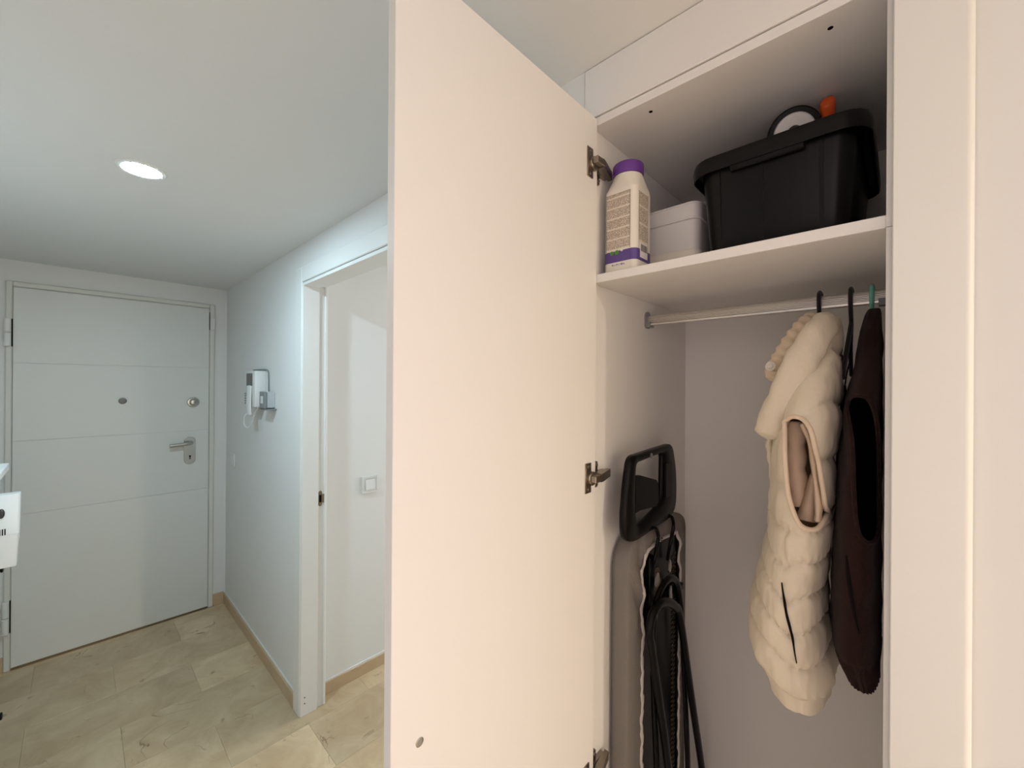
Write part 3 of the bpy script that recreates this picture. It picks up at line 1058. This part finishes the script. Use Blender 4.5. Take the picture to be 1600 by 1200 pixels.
def hanger(name, y, m, label, arms, r=0.0046, flat=0.0034, neck=1.628, drop=0.0):
    h = root(name, (RX, y, HTOP), label, 'hanger', 'hangers on the rail')
    bm = bmesh.new()
    hk = [(RX + 0.020, y, RZ + 0.004), (RX + 0.0185, y, RZ + 0.012), (RX + 0.010, y, HTOP - 0.0005), (RX, y, HTOP), (RX - 0.010, y, HTOP - 0.0005), (RX - 0.0185, y, RZ + 0.010), (RX - 0.0185, y, RZ - 0.006), (RX - 0.010, y, RZ - 0.024), (RX - 0.002, y, RZ - 0.035), (RX, y, neck)]
    sweep(bm, spline(hk, 44), r, flat, 10, up=(1, 0, 0))
    make('hook', fixn(bm), m, h, smooth=True)
    for a in arms:
        bm = bmesh.new()
        sweep(bm, spline([(RX, y, neck + 0.004)] + a, 24), 0.006, 0.0036, 10)
        make('arm', fixn(bm), m, h, smooth=True)
    return h


hanger('coat_hanger', 0.1105, M_velvet, 'black hanger holding the cream puffer vest', [[(0.90, 0.116, 1.598), (0.82, 0.124, 1.545)], [(1.01, 0.116, 1.598), (1.10, 0.124, 1.545)]])
hanger('coat_hanger', 0.0655, M_velvet, 'black hanger between the two vests holding a black strappy top', [[(0.915, 0.0675, 1.590), (0.885, 0.0690, 1.558), (0.865, 0.0692, 1.535)], [(0.995, 0.0690, 1.590), (1.08, 0.0735, 1.545)]])
hanger('coat_hanger', 0.0370, M_teal, 'teal plastic hanger holding the dark brown vest', [[(0.90, 0.040, 1.590), (0.82, 0.044, 1.530)], [(1.01, 0.040, 1.590), (1.09, 0.044, 1.530)]])


# ------------------------------------------------------------------ garments
def solve_section(mL, mR, Xc, a, phi):
    """ellipse of half-length a, turned by phi, that just fits between two sight lines y = m x"""
    cp, sp = math.cos(phi), math.sin(phi)

    def sup(m, b):
        return math.sqrt((a * (m * cp - sp)) ** 2 + (b * (m * sp + cp)) ** 2)
    lo, hi = 0.0005, 0.2
    for _ in range(60):
        b = (lo + hi) / 2
        if sup(mL, b) + sup(mR, b) < (mL - mR) * Xc:
            lo = b
        else:
            hi = b
    return mL * Xc - sup(mL, b), b


def garment_grid(levels, nU, nV, disp, expo=2.3, phi=0.0):
    """levels: rows z, slope left, slope right, Xc, a ; returns rings of points (top to bottom)"""
    L = spline(levels, nV)
    rings = []
    cp, sp = math.cos(phi), math.sin(phi)
    for z, mL, mR, Xc, a in L:
        yc, b = solve_section(mL, mR, Xc, a, phi)
        ring = []
        for k in range(nU):
            u = 2 * PI * k / nU
            c, s = math.cos(u), math.sin(u)
            px = a * math.copysign(abs(c) ** (2 / expo), c)
            py = b * math.copysign(abs(s) ** (2 / expo), s)
            x, y = Xc + px * cp - py * sp, yc + px * sp + py * cp
            nx, ny = c / a, s / b
            nl = math.hypot(nx, ny)
            nx, ny = nx / nl, ny / nl
            nx, ny = nx * cp - ny * sp, nx * sp + ny * cp
            d, dz = disp(u, x, y, z, yc, b)
            ring.append((x + nx * d, y + ny * d, z + dz))
        rings.append(ring)
    return rings


def nz(x, y, z):
    return math.sin(x * 41 + 1.3 * math.sin(z * 37)) * math.sin(y * 53 + 0.7 + 1.7 * math.sin(z * 23 + x * 19)) * math.sin(z * 47 + 2 * math.sin(x * 29))


def build_body(name, rings, m_out, m_in, parent, thick, hole, hx0, hx1, cap_top=True):
    bm = bmesh.new()
    loft(bm, rings, cap0=cap_top, cap1=False)
    fixn(bm)
    # make sure normals face outward
    c = Vector((0, 0, 0))
    for v in bm.verts:
        c += v.co
    c /= len(bm.verts)
    f0 = max(bm.faces, key=lambda f: -f.calc_center_median().x)
    if f0.normal.x > 0:
        bmesh.ops.reverse_faces(bm, faces=bm.faces[:])
    me = bpy.data.meshes.new(name)
    bm.to_mesh(me)
    tree = BVHTree.FromBMesh(bm)
    bm.free()
    me.materials.append(m_out)
    me.materials.append(m_in)
    o = bpy.data.objects.new(name, me)
    COL.objects.link(o)
    so = o.modifiers.new('solid', 'SOLIDIFY')
    so.thickness = thick
    so.offset = -1
    so.material_offset = 1
    so.material_offset_rim = 0
    cut = None
    if hole is not None:
        bm = bmesh.new()
        prism_yz(bm, hole, hx0, hx1)
        fixn(bm)
        cm = bpy.data.meshes.new('cut')
        bm.to_mesh(cm)
        bm.free()
        cm.materials.append(m_out)
        cut = bpy.data.objects.new('cut', cm)
        COL.objects.link(cut)
        bo = o.modifiers.new('bool', 'BOOLEAN')
        bo.operation = 'DIFFERENCE'
        bo.object = cut
        bo.solver = 'EXACT'
    dg = bpy.context.evaluated_depsgraph_get()
    dg.update()
    nm = bpy.data.meshes.new_from_object(o.evaluated_get(dg))
    o.modifiers.clear()
    o.data = nm
    nm.name = name
    if cut:
        bpy.data.objects.remove(cut)
    for p in nm.polygons:
        p.use_smooth = True
    nm.set_sharp_from_angle(angle=math.radians(50))
    co = np.empty(len(nm.vertices) * 3)
    nm.vertices.foreach_get('co', co)
    co = co.reshape(-1, 3)
    lo, hi = co.min(0), co.max(0)
    org = Vector(((lo[0] + hi[0]) / 2, (lo[1] + hi[1]) / 2, lo[2]))
    nm.transform(Matrix.Translation(-org))
    place(o, org, parent)
    return o, tree


def on_surface(tree, y, z, lift=0.0, x0=0.5, default=0.78):
    h = tree.ray_cast(Vector((x0, y, z)), Vector((1, 0, 0)))
    if h[0] is None:
        return (default - lift, y, z)
    return (h[0].x - lift, y, z)


# ---- cream puffer vest
V1 = [(1.640, .118, .086, .93, .030), (1.615, .130, .0845, .93, .060), (1.58, .142, .085, .935, .105), (1.54, .161, .085, .94, .145), (1.50, .176, .085, .945, .172), (1.458, .187, .087, .945, .186),
      (1.417, .194, .0905, .945, .190), (1.376, .196, .0927, .945, .190), (1.335, .196, .0927, .945, .190), (1.294, .197, .0945, .945, .190),
      (1.253, .200, .0985, .945, .190), (1.211, .209, .1030, .945, .190), (1.17, .218, .1035, .945, .190), (1.13, .226, .1010, .945, .190),
      (1.088, .231, .0945, .945, .190), (1.060, .228, .0895, .945, .190), (1.046, .219, .0895, .945, .188), (1.030, .209, .0905, .945, .184), (1.014, .201, .0925, .945, .182)]


def seam_y(z):
    return 0.132 - max(0.0, (1.23 - z)) * 0.10


def puff(u, x, y, z, yc, b):
    # side seam as a shallow valley, quilting seams running down to it in a V
    ys = seam_y(z)
    near = max(0.0, -math.cos(u))
    d = 0.0
    dy = y - ys
    chev = (0.62 if dy > 0 else 0.30) * abs(dy) * (near ** 0.3)
    zz = z - chev + 0.003 * math.sin(u * 5 + z * 31)
    if z < 1.305:
        ph = (zz - 1.030) / 0.0520
        if zz < 1.034:
            d = -0.003
        else:
            fr = ph - math.floor(ph)
            d = 0.0072 * (1 - abs(2 * fr - 1) ** 4.5) - 0.004
            d += 0.0020 * math.sin(u * 34 + 2.6 * math.sin(z * 60)) * (1 - fr) * (abs(2 * fr - 1) ** 1.5)
        d -= 0.0024 * math.exp(-(dy / 0.005) ** 2) * near
    else:
        zz = z + 0.9 * (y - 0.10) * near
        ph = (zz - 1.31) / 0.085
        fr = ph - math.floor(ph)
        amt = 1.0 if y < yc + 0.2 * b else 0.35
        d = amt * (0.0070 * (1 - abs(2 * fr - 1) ** 4.5) - 0.0035)
    d += 0.0022 * nz(x * 1.3, y * 2.2, z) + 0.0008 * nz(y * 5 + 1, z * 1.1, x * 2 + y * 3)
    return d, 0.0


HOLE1 = [(0.1335, 1.462), (0.1225, 1.4705), (0.109, 1.4675), (0.099, 1.453), (0.0935, 1.426), (0.0895, 1.397), (0.0865, 1.369), (0.0845, 1.340), (0.0850, 1.320), (0.092, 1.306), (0.105, 1.307), (0.1145, 1.319), (0.1255, 1.356), (0.130, 1.409)]
HOLE1s = [tuple(p) for p in spline(HOLE1 + [HOLE1[0]], 57)[:-1]]
v1 = root('puffer_vest', (0.945, 0.14, 1.015), 'cream quilted puffer vest with peach lining hanging on the rail', 'vest')
rings = garment_grid(V1, 140, 200, puff, 2.5, 0.13)
b1, T1 = build_body('vest_body', rings, M_cream, M_peach, v1, 0.004, HOLE1s, 0.6, 0.90)


def binding(name, hole, tree, m, parent, r, lift=0.0):
    """rolled edge round an armhole"""
    bm = bmesh.new()
    P = []
    cy_ = sum(p[0] for p in hole) / len(hole)
    cz_ = sum(p[1] for p in hole) / len(hole)
    for y, z in hole:
        # just outside the hole on the shell
        yy, zz = cy_ + (y - cy_) * 1.05, cz_ + (z - cz_) * 1.02
        P.append(on_surface(tree, yy, zz, lift))
    P = np.array(P)
    for _ in range(3):
        P[:, 0] = (np.roll(P[:, 0], 1) + P[:, 0] * 2 + np.roll(P[:, 0], -1)) / 4
    sweep(bm, P, r, r * 0.8, 8, up=(1, 0, 0), closed=True)
    return make(name, fixn(bm), m, parent, smooth='all')


binding('armhole_binding', HOLE1s, T1, M_lining, v1, 0.0046, -0.0005)
# inner strip of lining hanging inside the armhole
bm = bmesh.new()
pts = spline([(0.790, 0.1120, 1.462), (0.792, 0.1020, 1.432), (0.792, 0.0960, 1.385), (0.792, 0.0920, 1.336), (0.792, 0.0930, 1.312)], 40)
sweep(bm, pts, 0.014, [0.0052 + 0.0005 * math.sin(i * 0.5) for i in range(40)], 12, up=(1, 0, 0))
make('lining_fold', fixn(bm), M_peach, v1, smooth='all')
bm = bmesh.new()
pts = spline([(0.825, 0.126, 1.462), (0.828, 0.128, 1.41), (0.826, 0.125, 1.36), (0.822, 0.119, 1.322)], 50)
sweep(bm, pts, [0.016] * 50, [0.0125 + 0.0035 * abs(math.sin(i * 0.25)) for i in range(50)], 14, up=(1, 0, 0))
make('lining_fold', fixn(bm), M_peach, v1, smooth='all')
bm = bmesh.new()
pts = spline([(0.812, 0.0985, 1.378), (0.814, 0.1035, 1.345), (0.812, 0.1075, 1.318), (0.810, 0.1085, 1.304)], 30)
sweep(bm, pts, [0.018] * 30, [0.007 + 0.009 * i / 29 for i in range(30)], 14, up=(1, 0, 0))
make('lining_fold', fixn(bm), M_peach, v1, smooth='all')
# collar: thick folded roll falling to the front
bm = bmesh.new()
cpath = spline([(0.905, 0.0935, 1.624), (0.866, 0.0925, 1.625), (0.828, 0.0975, 1.610), (0.808, 0.1095, 1.576), (0.800, 0.1275, 1.534), (0.800, 0.1445, 1.492), (0.804, 0.1605, 1.450), (0.806, 0.1655, 1.430)], 70)
tt = np.linspace(0, 1, 70)
wa = np.interp(tt, [0, 0.08, 0.2, 0.5, 0.8, 0.92, 0.97, 1], [0.008, 0.0155, 0.0215, 0.0245, 0.0225, 0.019, 0.014, 0.002])
wb = np.interp(tt, [0, 0.1, 0.5, 0.9, 1], [0.012, 0.020, 0.021, 0.016, 0.002])


def cfn(t, a):
    return 1 + 0.05 * math.sin(a * 3 + t * 17) + 0.03 * math.sin(t * 43 + a) + 0.025 * math.sin(t * 71 + 3 * a) - 0.16 * max(0, math.cos(a + 1.9)) ** 6 - 0.12 * max(0, math.cos(a - 2.4 + t)) ** 10


sweep(bm, cpath, wa, wb, 22, up=(0, 0.55, 0.85), fn=cfn)
make('collar', fixn(bm), M_cream, v1, smooth='all')
bm = bmesh.new()
pp = spline([(0.845, 0.1640, 1.440), (0.855, 0.1705, 1.415), (0.860, 0.1680, 1.385), (0.862, 0.1655, 1.345), (0.862, 0.1690, 1.300)], 40)
sweep(bm, pp, [0.012] * 40, [0.0062 + 0.0012 * math.sin(i * 0.8) for i in range(40)], 12, up=(1, 0, 0))
make('front_placket', fixn(bm), M_cream, v1, smooth='all')
# gathered peach lining of the collar with a snap fastener
bm = bmesh.new()
lp = spline([(0.930, 0.117, 1.644), (0.905, 0.1290, 1.628), (0.893, 0.1440, 1.603), (0.890, 0.1590, 1.575), (0.888, 0.1700, 1.550), (0.886, 0.1730, 1.528)], 80)
sweep(bm, lp, [0.015] * 70 + list(np.linspace(0.015, 0.004, 10)), [0.0135] * 70 + list(np.linspace(0.0135, 0.004, 10)), 16, up=(0, 0.6, 0.8), fn=lambda t, a: 1 + 0.17 * math.sin(t * 62 + 0.8 * math.sin(a)) * (0.7 + 0.3 * math.sin(a * 2)))
make('collar_lining', fixn(bm), M_lining, v1, smooth='all')
bm = bmesh.new()
lathe(bm, [(0.0085, 0), (0.0085, 0.0015), (0.0065, 0.0025), (0.005, 0.0018), (0.0035, 0.004), (0.001, 0.0044)], (0.872, 0.1735, 1.556), '-X', 20)
make('snap_fastener', fixn(bm), M_bottle, v1, smooth=True)
# zipped pocket slit
bm = bmesh.new()
pk = spline([(0.1335, 1.214), (0.1290, 1.18), (0.1205, 1.139), (0.1140, 1.097)], 30)
P = np.array([on_surface(T1, y, z, 0.0008) for y, z in pk])
for _ in range(12):
    P[1:-1] = (P[:-2] + 2 * P[1:-1] + P[2:]) / 4
sweep(bm, P, 0.003, [0.0006 + 0.0014 * math.sin(PI * min(1, 0.03 + i / 29.5)) for i in range(30)], 6, up=(1, 0, 0))
make('pocket_slit', fixn(bm), M_dark, v1, smooth=True)

# ---- dark brown fleece vest
V2 = [(1.652, .044, .0285, .94, .020), (1.640, .0490, .026, .935, .035), (1.615, .0560, .0250, .93, .060), (1.585, .0600, .0245, .935, .085), (1.555, .0635, .0245, .94, .120), (1.525, .0700, .0243, .942, .150), (1.490, .0768, .0243, .945, .172), (1.45, .0800, .0243, .945, .180), (1.40, .0845, .0243, .945, .182),
      (1.329, .0890, .0243, .945, .182), (1.233, .0940, .0243, .945, .182), (1.185, .0950, .0243, .945, .182), (1.138, .0945, .0243, .945, .182), (1.119, .0920, .0243, .945, .181), (1.104, .0870, .0244, .945, .178), (1.090, .0800, .0246, .945, .172), (1.080, .0755, .0255, .945, .168)]


def fleece(u, x, y, z, yc, b):
    d = 0.0012 * nz(x, y * 1.4, z) + 0.0007 * math.sin(z * 90 + 3 * math.sin(u * 3))
    if z < 1.122:
        d += 0.0015 * math.sin(u * 46) * min(1, (1.122 - z) / 0.008) - 0.001
    return d, 0.0


HOLE2 = [(0.0590, 1.486), (0.0555, 1.500), (0.0455, 1.505), (0.034, 1.500), (0.0270, 1.479), (0.0238, 1.443), (0.0232, 1.398), (0.0230, 1.344), (0.0235, 1.310), (0.028, 1.3010), (0.037, 1.304), (0.0445, 1.322), (0.0480, 1.376), (0.0505, 1.440)]
HOLE2s = [tuple(p) for p in spline(HOLE2 + [HOLE2[0]], 57)[:-1]]
v2 = root('fleece_vest', (0.945, 0.05, 1.07), 'dark brown vest with ribbed hem hanging beside the right panel', 'vest')
rings = garment_grid(V2, 184, 130, fleece, 2.8, 0.05)
b2, T2 = build_body('vest_body', rings, M_brown, M_blkcloth, v2, 0.0025, HOLE2s, 0.6, 0.90)
binding('armhole_binding', HOLE2s, T2, M_brown, v2, 0.0036, -0.0004)
bm = bmesh.new()
pk = spline([(0.0565, 1.276), (0.0535, 1.245), (0.0475, 1.201), (0.0415, 1.170)], 24)
sweep(bm, [on_surface(T2, y, z, 0.0003) for y, z in pk], 0.002, [0.0006 + 0.0022 * math.sin(PI * min(1, 0.03 + i / 23.5)) for i in range(24)], 6, up=(1, 0, 0))
make('pocket_slit', fixn(bm), M_dark, v2, smooth=True)

# ---- black strappy top on the middle hanger
v3 = root('strappy_top', (0.96, 0.078, 1.20), 'black strappy top squeezed between the cream and brown vests', 'top')
V3 = [(1.522, .0835, .0785, 1.0, .050), (1.50, .0840, .0790, 1.0, .065), (1.45, .0852, .0815, 1.0, .070), (1.40, .0888, .0858, 1.0, .070), (1.365, .0910, .0885, 1.0, .068)]
rings = garment_grid(V3, 48, 40, lambda u, x, y, z, yc, b: (0.0006 * nz(x, y, z), 0.0))
bm = bmesh.new()
loft(bm, rings)
make('top_body', fixn(bm), M_blkcloth, v3, smooth='all')
for xs, ys in (((0.900, 0.940, 0.965), 0.0735), ((1.060, 1.040, 1.025), 0.0745)):
    bm = bmesh.new()
    sweep(bm, spline([(xs[0], ys, 1.572), (xs[1], ys + 0.003, 1.545), (xs[2], 0.081, 1.505)], 16), 0.0012, 0.0040, 8, up=(0, 1, 0))
    make('strap', fixn(bm), M_blkcloth, v3, smooth=True)

# ------------------------------------------------------------------ ironing board standing in the wardrobe
ib = root('ironing_board', (0.92, 0.41, 0.078), 'folded grey ironing board standing on end inside the wardrobe', 'ironing board')
BY0, BY1 = 0.405, 0.444


def board_outline(x0, x1, z0, z1, n=9, rl=0.075, rr_=0.055, skew=-0.012):
    pts = []
    for k in range(n + 1):      # top right corner
        a = k * PI / 2 / n
        pts.append((x1 - rr_ + rr_ * math.cos(a), z1 + skew - rr_ + rr_ * math.sin(a)))
    for k in range(n + 1):      # top left corner
        a = PI / 2 + k * PI / 2 / n
        pts.append((x0 + rl + rl * math.cos(a), z1 - rl + rl * math.sin(a)))
    for k in range(n + 1):
        a = PI + k * PI / 2 / n
        pts.append((x0 + 0.06 + 0.06 * math.cos(a), z0 + 0.06 + 0.06 * math.sin(a)))
    for k in range(n + 1):
        a = 1.5 * PI + k * PI / 2 / n
        pts.append((x1 - 0.06 + 0.06 * math.cos(a), z0 + 0.06 + 0.06 * math.sin(a)))
    return pts


OUT = board_outline(0.7820, 1.0930, 0.082, 1.199, rl=0.070, rr_=0.045, skew=-0.004)
# inner opening of the cover on the underside
INN = board_outline(0.840, 1.0440, 0.16, 1.160, rl=0.030, rr_=0.040, skew=0.000)
bm = bmesh.new()


def scale_ol(ol, f, c=None):
    cx = sum(p[0] for p in ol) / len(ol)
    cz = sum(p[1] for p in ol) / len(ol)
    return [(cx + (x - cx) * f, cz + (z - cz) * (1 - (1 - f) * 0.3)) for x, z in ol]


rw = random.Random(8)
rings = []
lipn = len(OUT)


def resample(ol, n):
    P = np.array(ol + [ol[0]])
    s = np.concatenate([[0], np.cumsum(np.linalg.norm(np.diff(P, axis=0), axis=1))])
    t = np.linspace(0, s[-1], n + 1)[:-1]
    return np.stack([np.interp(t, s, P[:, 0]), np.interp(t, s, P[:, 1])], 1)


NB = 220
OU = resample(OUT, NB)
# inner ring matched by direction along the outline
IN_ = resample(INN, NB)
sh = int(np.argmin(np.linalg.norm(IN_ - np.array((1.044, 1.05)), axis=1))) - int(np.argmin(np.linalg.norm(OU - np.array((1.093, 1.05)), axis=1)))
IN_ = np.roll(IN_, -sh, axis=0)
wob = np.array([0.0016 * math.sin(i * 0.9) + 0.0018 * math.sin(i * 2.3 + 1) + 0.0008 * math.sin(i * 0.31) for i in range(NB)])
pleat = np.array([0.0060 * math.sin(i * 0.62 + 1.3 * math.sin(i * 0.23)) + 0.0014 * math.sin(i * 1.7) for i in range(NB)])


def ringp(P, y, off=None):
    return [(p[0] + (off[i] if off is not None else 0), y if np.isscalar(y) else y[i], p[1]) for i, p in enumerate(P)]


MID = OU * 0.93 + IN_ * 0.07
M2 = OU * 0.45 + IN_ * 0.55
zfac = np.clip((OU[:, 1] - 0.95) / 0.2, 0.12, 1)
rings = [ringp(OU * 0.985 + IN_ * 0.015, BY1), ringp(OU, BY1 - 0.008), ringp(OU, BY0 + 0.008), ringp(MID, BY0 + 0.0005), ringp(M2, BY0 - 0.0015 + pleat * zfac), ringp(IN_, BY0 - 0.001 + pleat * 0.6 * zfac, wob)]
loft(bm, rings, cap0=True, cap1=False)
make('cover', fixn(bm), M_grey, ib, smooth='all')
bm = bmesh.new()
el = [(p[0] + wob[i], BY0 - 0.0022 + pleat[i] * 0.6 * zfac[i], p[1]) for i, p in enumerate(IN_)]
sweep(bm, el, [0.0055 + 0.0018 * math.sin(i * 1.7) for i in range(NB)], 0.0024, 8, up=(1, 0, 0), closed=True)
make('elastic_edge', fixn(bm), M_elastic, ib, smooth='all')
# steel underside with rows of round perforations standing as raised rims
bm = bmesh.new()
inn2 = [(p[0], p[1]) for p in IN_[::4]]
prism_xz(bm, inn2, BY0 + 0.004, BY0 + 0.007)
under = make('steel_underside', fixn(bm), M_blkmet, ib)
bm = bmesh.new()
k = 0
z = 0.20
while z < 1.10:
    for xx in (1.014, 1.026):
        box(bm, xx - 0.0045, xx + 0.0045, BY0 + 0.0020, BY0 + 0.0040, z - 0.0024 + (0.0050 if xx > 1.02 else 0), z + 0.0024 + (0.0050 if xx > 1.02 else 0))
    k += 1
    z += 0.0115
perf = make('perforation', bm, M_olive, under)
perf['kind'] = 'stuff'
bxo('sticker', (0.884, 0.912, BY0 + 0.0030, BY0 + 0.0040, 0.962, 1.004), M_lgplast, under)
# brackets near the top
bm = bmesh.new()
box(bm, 0.860, 1.046, BY0 - 0.012, BY0 + 0.004, 1.010, 1.026, 0.002)
box(bm, 0.866, 0.892, BY0 - 0.006, BY0 + 0.004, 0.965, 1.140, 0.002)
make('cross_bracket', bm, M_blkmet, under)
for (x0, x1, z0, z1) in ((0.874, 0.898, 1.073, 1.105), (0.948, 0.963, 1.082, 1.112), (0.868, 0.888, 0.998, 1.038), (0.952, 0.968, 1.008, 1.050)):
    bm = bmesh.new()
    xm = (x0 + x1) / 2
    w_ = (x1 - x0) / 2
    pr = [(xm - w_, z0 + 0.006), (xm - w_ * 0.5, z0), (xm + w_ * 0.6, z0 + 0.002), (xm + w_, z0 + 0.012), (xm + w_ * 0.6, z1 - 0.004), (xm, z1), (xm - w_ * 0.8, z1 - 0.010)]
    prism_xz(bm, pr, BY0 - 0.0150, BY0 - 0.0125)
    make('clip', fixn(bm), M_clip, under)
bm = bmesh.new()
lathe(bm, [(0.024, 0), (0.024, 0.004), (0.017, 0.004), (0.016, 0.0005)], (0.915, BY0 + 0.004, 1.066), '-Y', 20, 1.0, 1.5)
make('cable_hole', fixn(bm), M_bronze, under)
# legs: two folded tubular U frames
LEGY = 0.376


def leg(pts, r, rb, name='leg'):
    bm = bmesh.new()
    sweep(bm, spline(pts, 60), r, rb, 12, up=(0, 1, 0))
    o = make(name, fixn(bm), M_blkmet, ib, smooth=True)
    return o


leg([(1.015, 0.3700, 0.10), (0.965, 0.3715, 0.40), (0.905, 0.3715, 0.672), (0.852, 0.3718, 0.86), (0.818, 0.3720, 0.975), (0.808, 0.3720, 1.012), (0.820, 0.3722, 1.042), (0.855, 0.3722, 1.054), (0.900, 0.3722, 1.040), (0.940, 0.3722, 1.015), (0.970, 0.372, 0.975), (1.040, 0.3715, 0.76), (1.118, 0.3710, 0.526), (1.160, 0.3705, 0.36), (1.182, 0.3705, 0.20), (1.188, 0.3705, 0.10)], 0.0080, 0.0098)
leg([(0.96, 0.389, 0.10), (0.905, 0.3885, 0.50), (0.868, 0.388, 0.83), (0.862, 0.388, 1.00), (0.890, 0.388, 1.058), (0.940, 0.388, 1.072), (0.985, 0.388, 1.052), (1.008, 0.388, 1.005), (1.024, 0.388, 0.93), (1.048, 0.389, 0.75), (1.075, 0.389, 0.50), (1.100, 0.389, 0.10)], 0.0060, 0.0085)
# iron rest: black frame with a plate, on two wires
restY = 0.402
bm = bmesh.new()


def rest_ring(pts, n):
    return spline(pts + [pts[0]], n + 1)[:-1]


def poly_ring(pts, n, r):
    """closed outline with rounded corners, resampled evenly"""
    out = []
    m = len(pts)
    for i in range(m):
        p0, p1, p2 = (np.array(pts[(i + k - 1) % m], float) for k in range(3))
        d0, d2 = p0 - p1, p2 - p1
        a0, a2 = p1 + d0 * min(0.48, r / np.linalg.norm(d0)), p1 + d2 * min(0.48, r / np.linalg.norm(d2))
        for t in np.linspace(0, 1, 7):
            out.append(tuple(a0 * (1 - t) ** 2 + 2 * p1 * t * (1 - t) + a2 * t * t))
    return resample(out, n)


RO = poly_ring([(0.772, 1.374), (0.984, 1.381), (1.008, 1.318), (1.014, 1.271), (1.011, 1.222), (0.985, 1.203), (0.876, 1.199), (0.786, 1.195), (0.753, 1.210), (0.748, 1.253), (0.756, 1.310)], 120, 0.020)
RI = poly_ring([(0.801, 1.357), (0.933, 1.364), (0.931, 1.301), (0.929, 1.258), (0.900, 1.240), (0.807, 1.218), (0.801, 1.294)], 120, 0.014)
kk = int(np.argmin(np.linalg.norm(RI - np.array((0.803, 1.340)), axis=1))) - int(np.argmin(np.linalg.norm(RO - np.array((0.768, 1.360)), axis=1)))
RI = np.roll(RI, -kk, axis=0)
MO = RO * 0.88 + RI * 0.12
MI = RO * 0.2 + RI * 0.8


def rp(P, y):
    return [(p[0], y, p[1]) for p in P]


rv = [[bm.verts.new(p) for p in r] for r in (rp(RO, restY + 0.008), rp(RO, restY - 0.001), rp(MO, restY - 0.006), rp(MI, restY - 0.004), rp(RI, restY), rp(RI, restY + 0.008))]
for a, b in zip(rv, rv[1:] + rv[:1]):
    for k in range(120):
        j = (k + 1) % 120
        bm.faces.new((a[k], a[j], b[j], b[k]))
rest = make('iron_rest', fixn(bm), M_blk, ib, smooth='all')
bm = bmesh.new()
pl = [(0.795, 1.254), (0.815, 1.256), (0.895, 1.248), (0.906, 1.256), (0.904, 1.298), (0.896, 1.307), (0.815, 1.330), (0.795, 1.333)]
prism_xz(bm, pl, restY - 0.004, restY + 0.002)
make('rest_plate', fixn(bm), M_blk, rest)
bxo('rest_pad', (0.935, 0.972, restY - 0.0085, restY - 0.003, 1.258, 1.338), M_blkmet, rest, 0.002)
bm = bmesh.new()
lathe(bm, [(0.006, 0), (0.006, 0.001), (0.002, 0.0016)], (0.862, restY - 0.0062, 1.366), '-Y', 12)
make('rest_screw', fixn(bm), M_clip, rest)
for a in ([(0.872, restY - 0.004, 1.206), (0.886, restY - 0.008, 1.200), (0.892, restY - 0.010, 1.180), (0.884, restY - 0.008, 1.145), (0.880, BY0 - 0.004, 1.095)], [(0.962, restY - 0.004, 1.212), (0.972, restY - 0.008, 1.206), (0.977, restY - 0.010, 1.186), (0.969, restY - 0.008, 1.155), (0.965, BY0 - 0.004, 1.105)]):
    bm = bmesh.new()
    sweep(bm, spline(a, 26), 0.0042, None, 8)
    make('wire_support', fixn(bm), M_blkmet, ib, smooth=True)
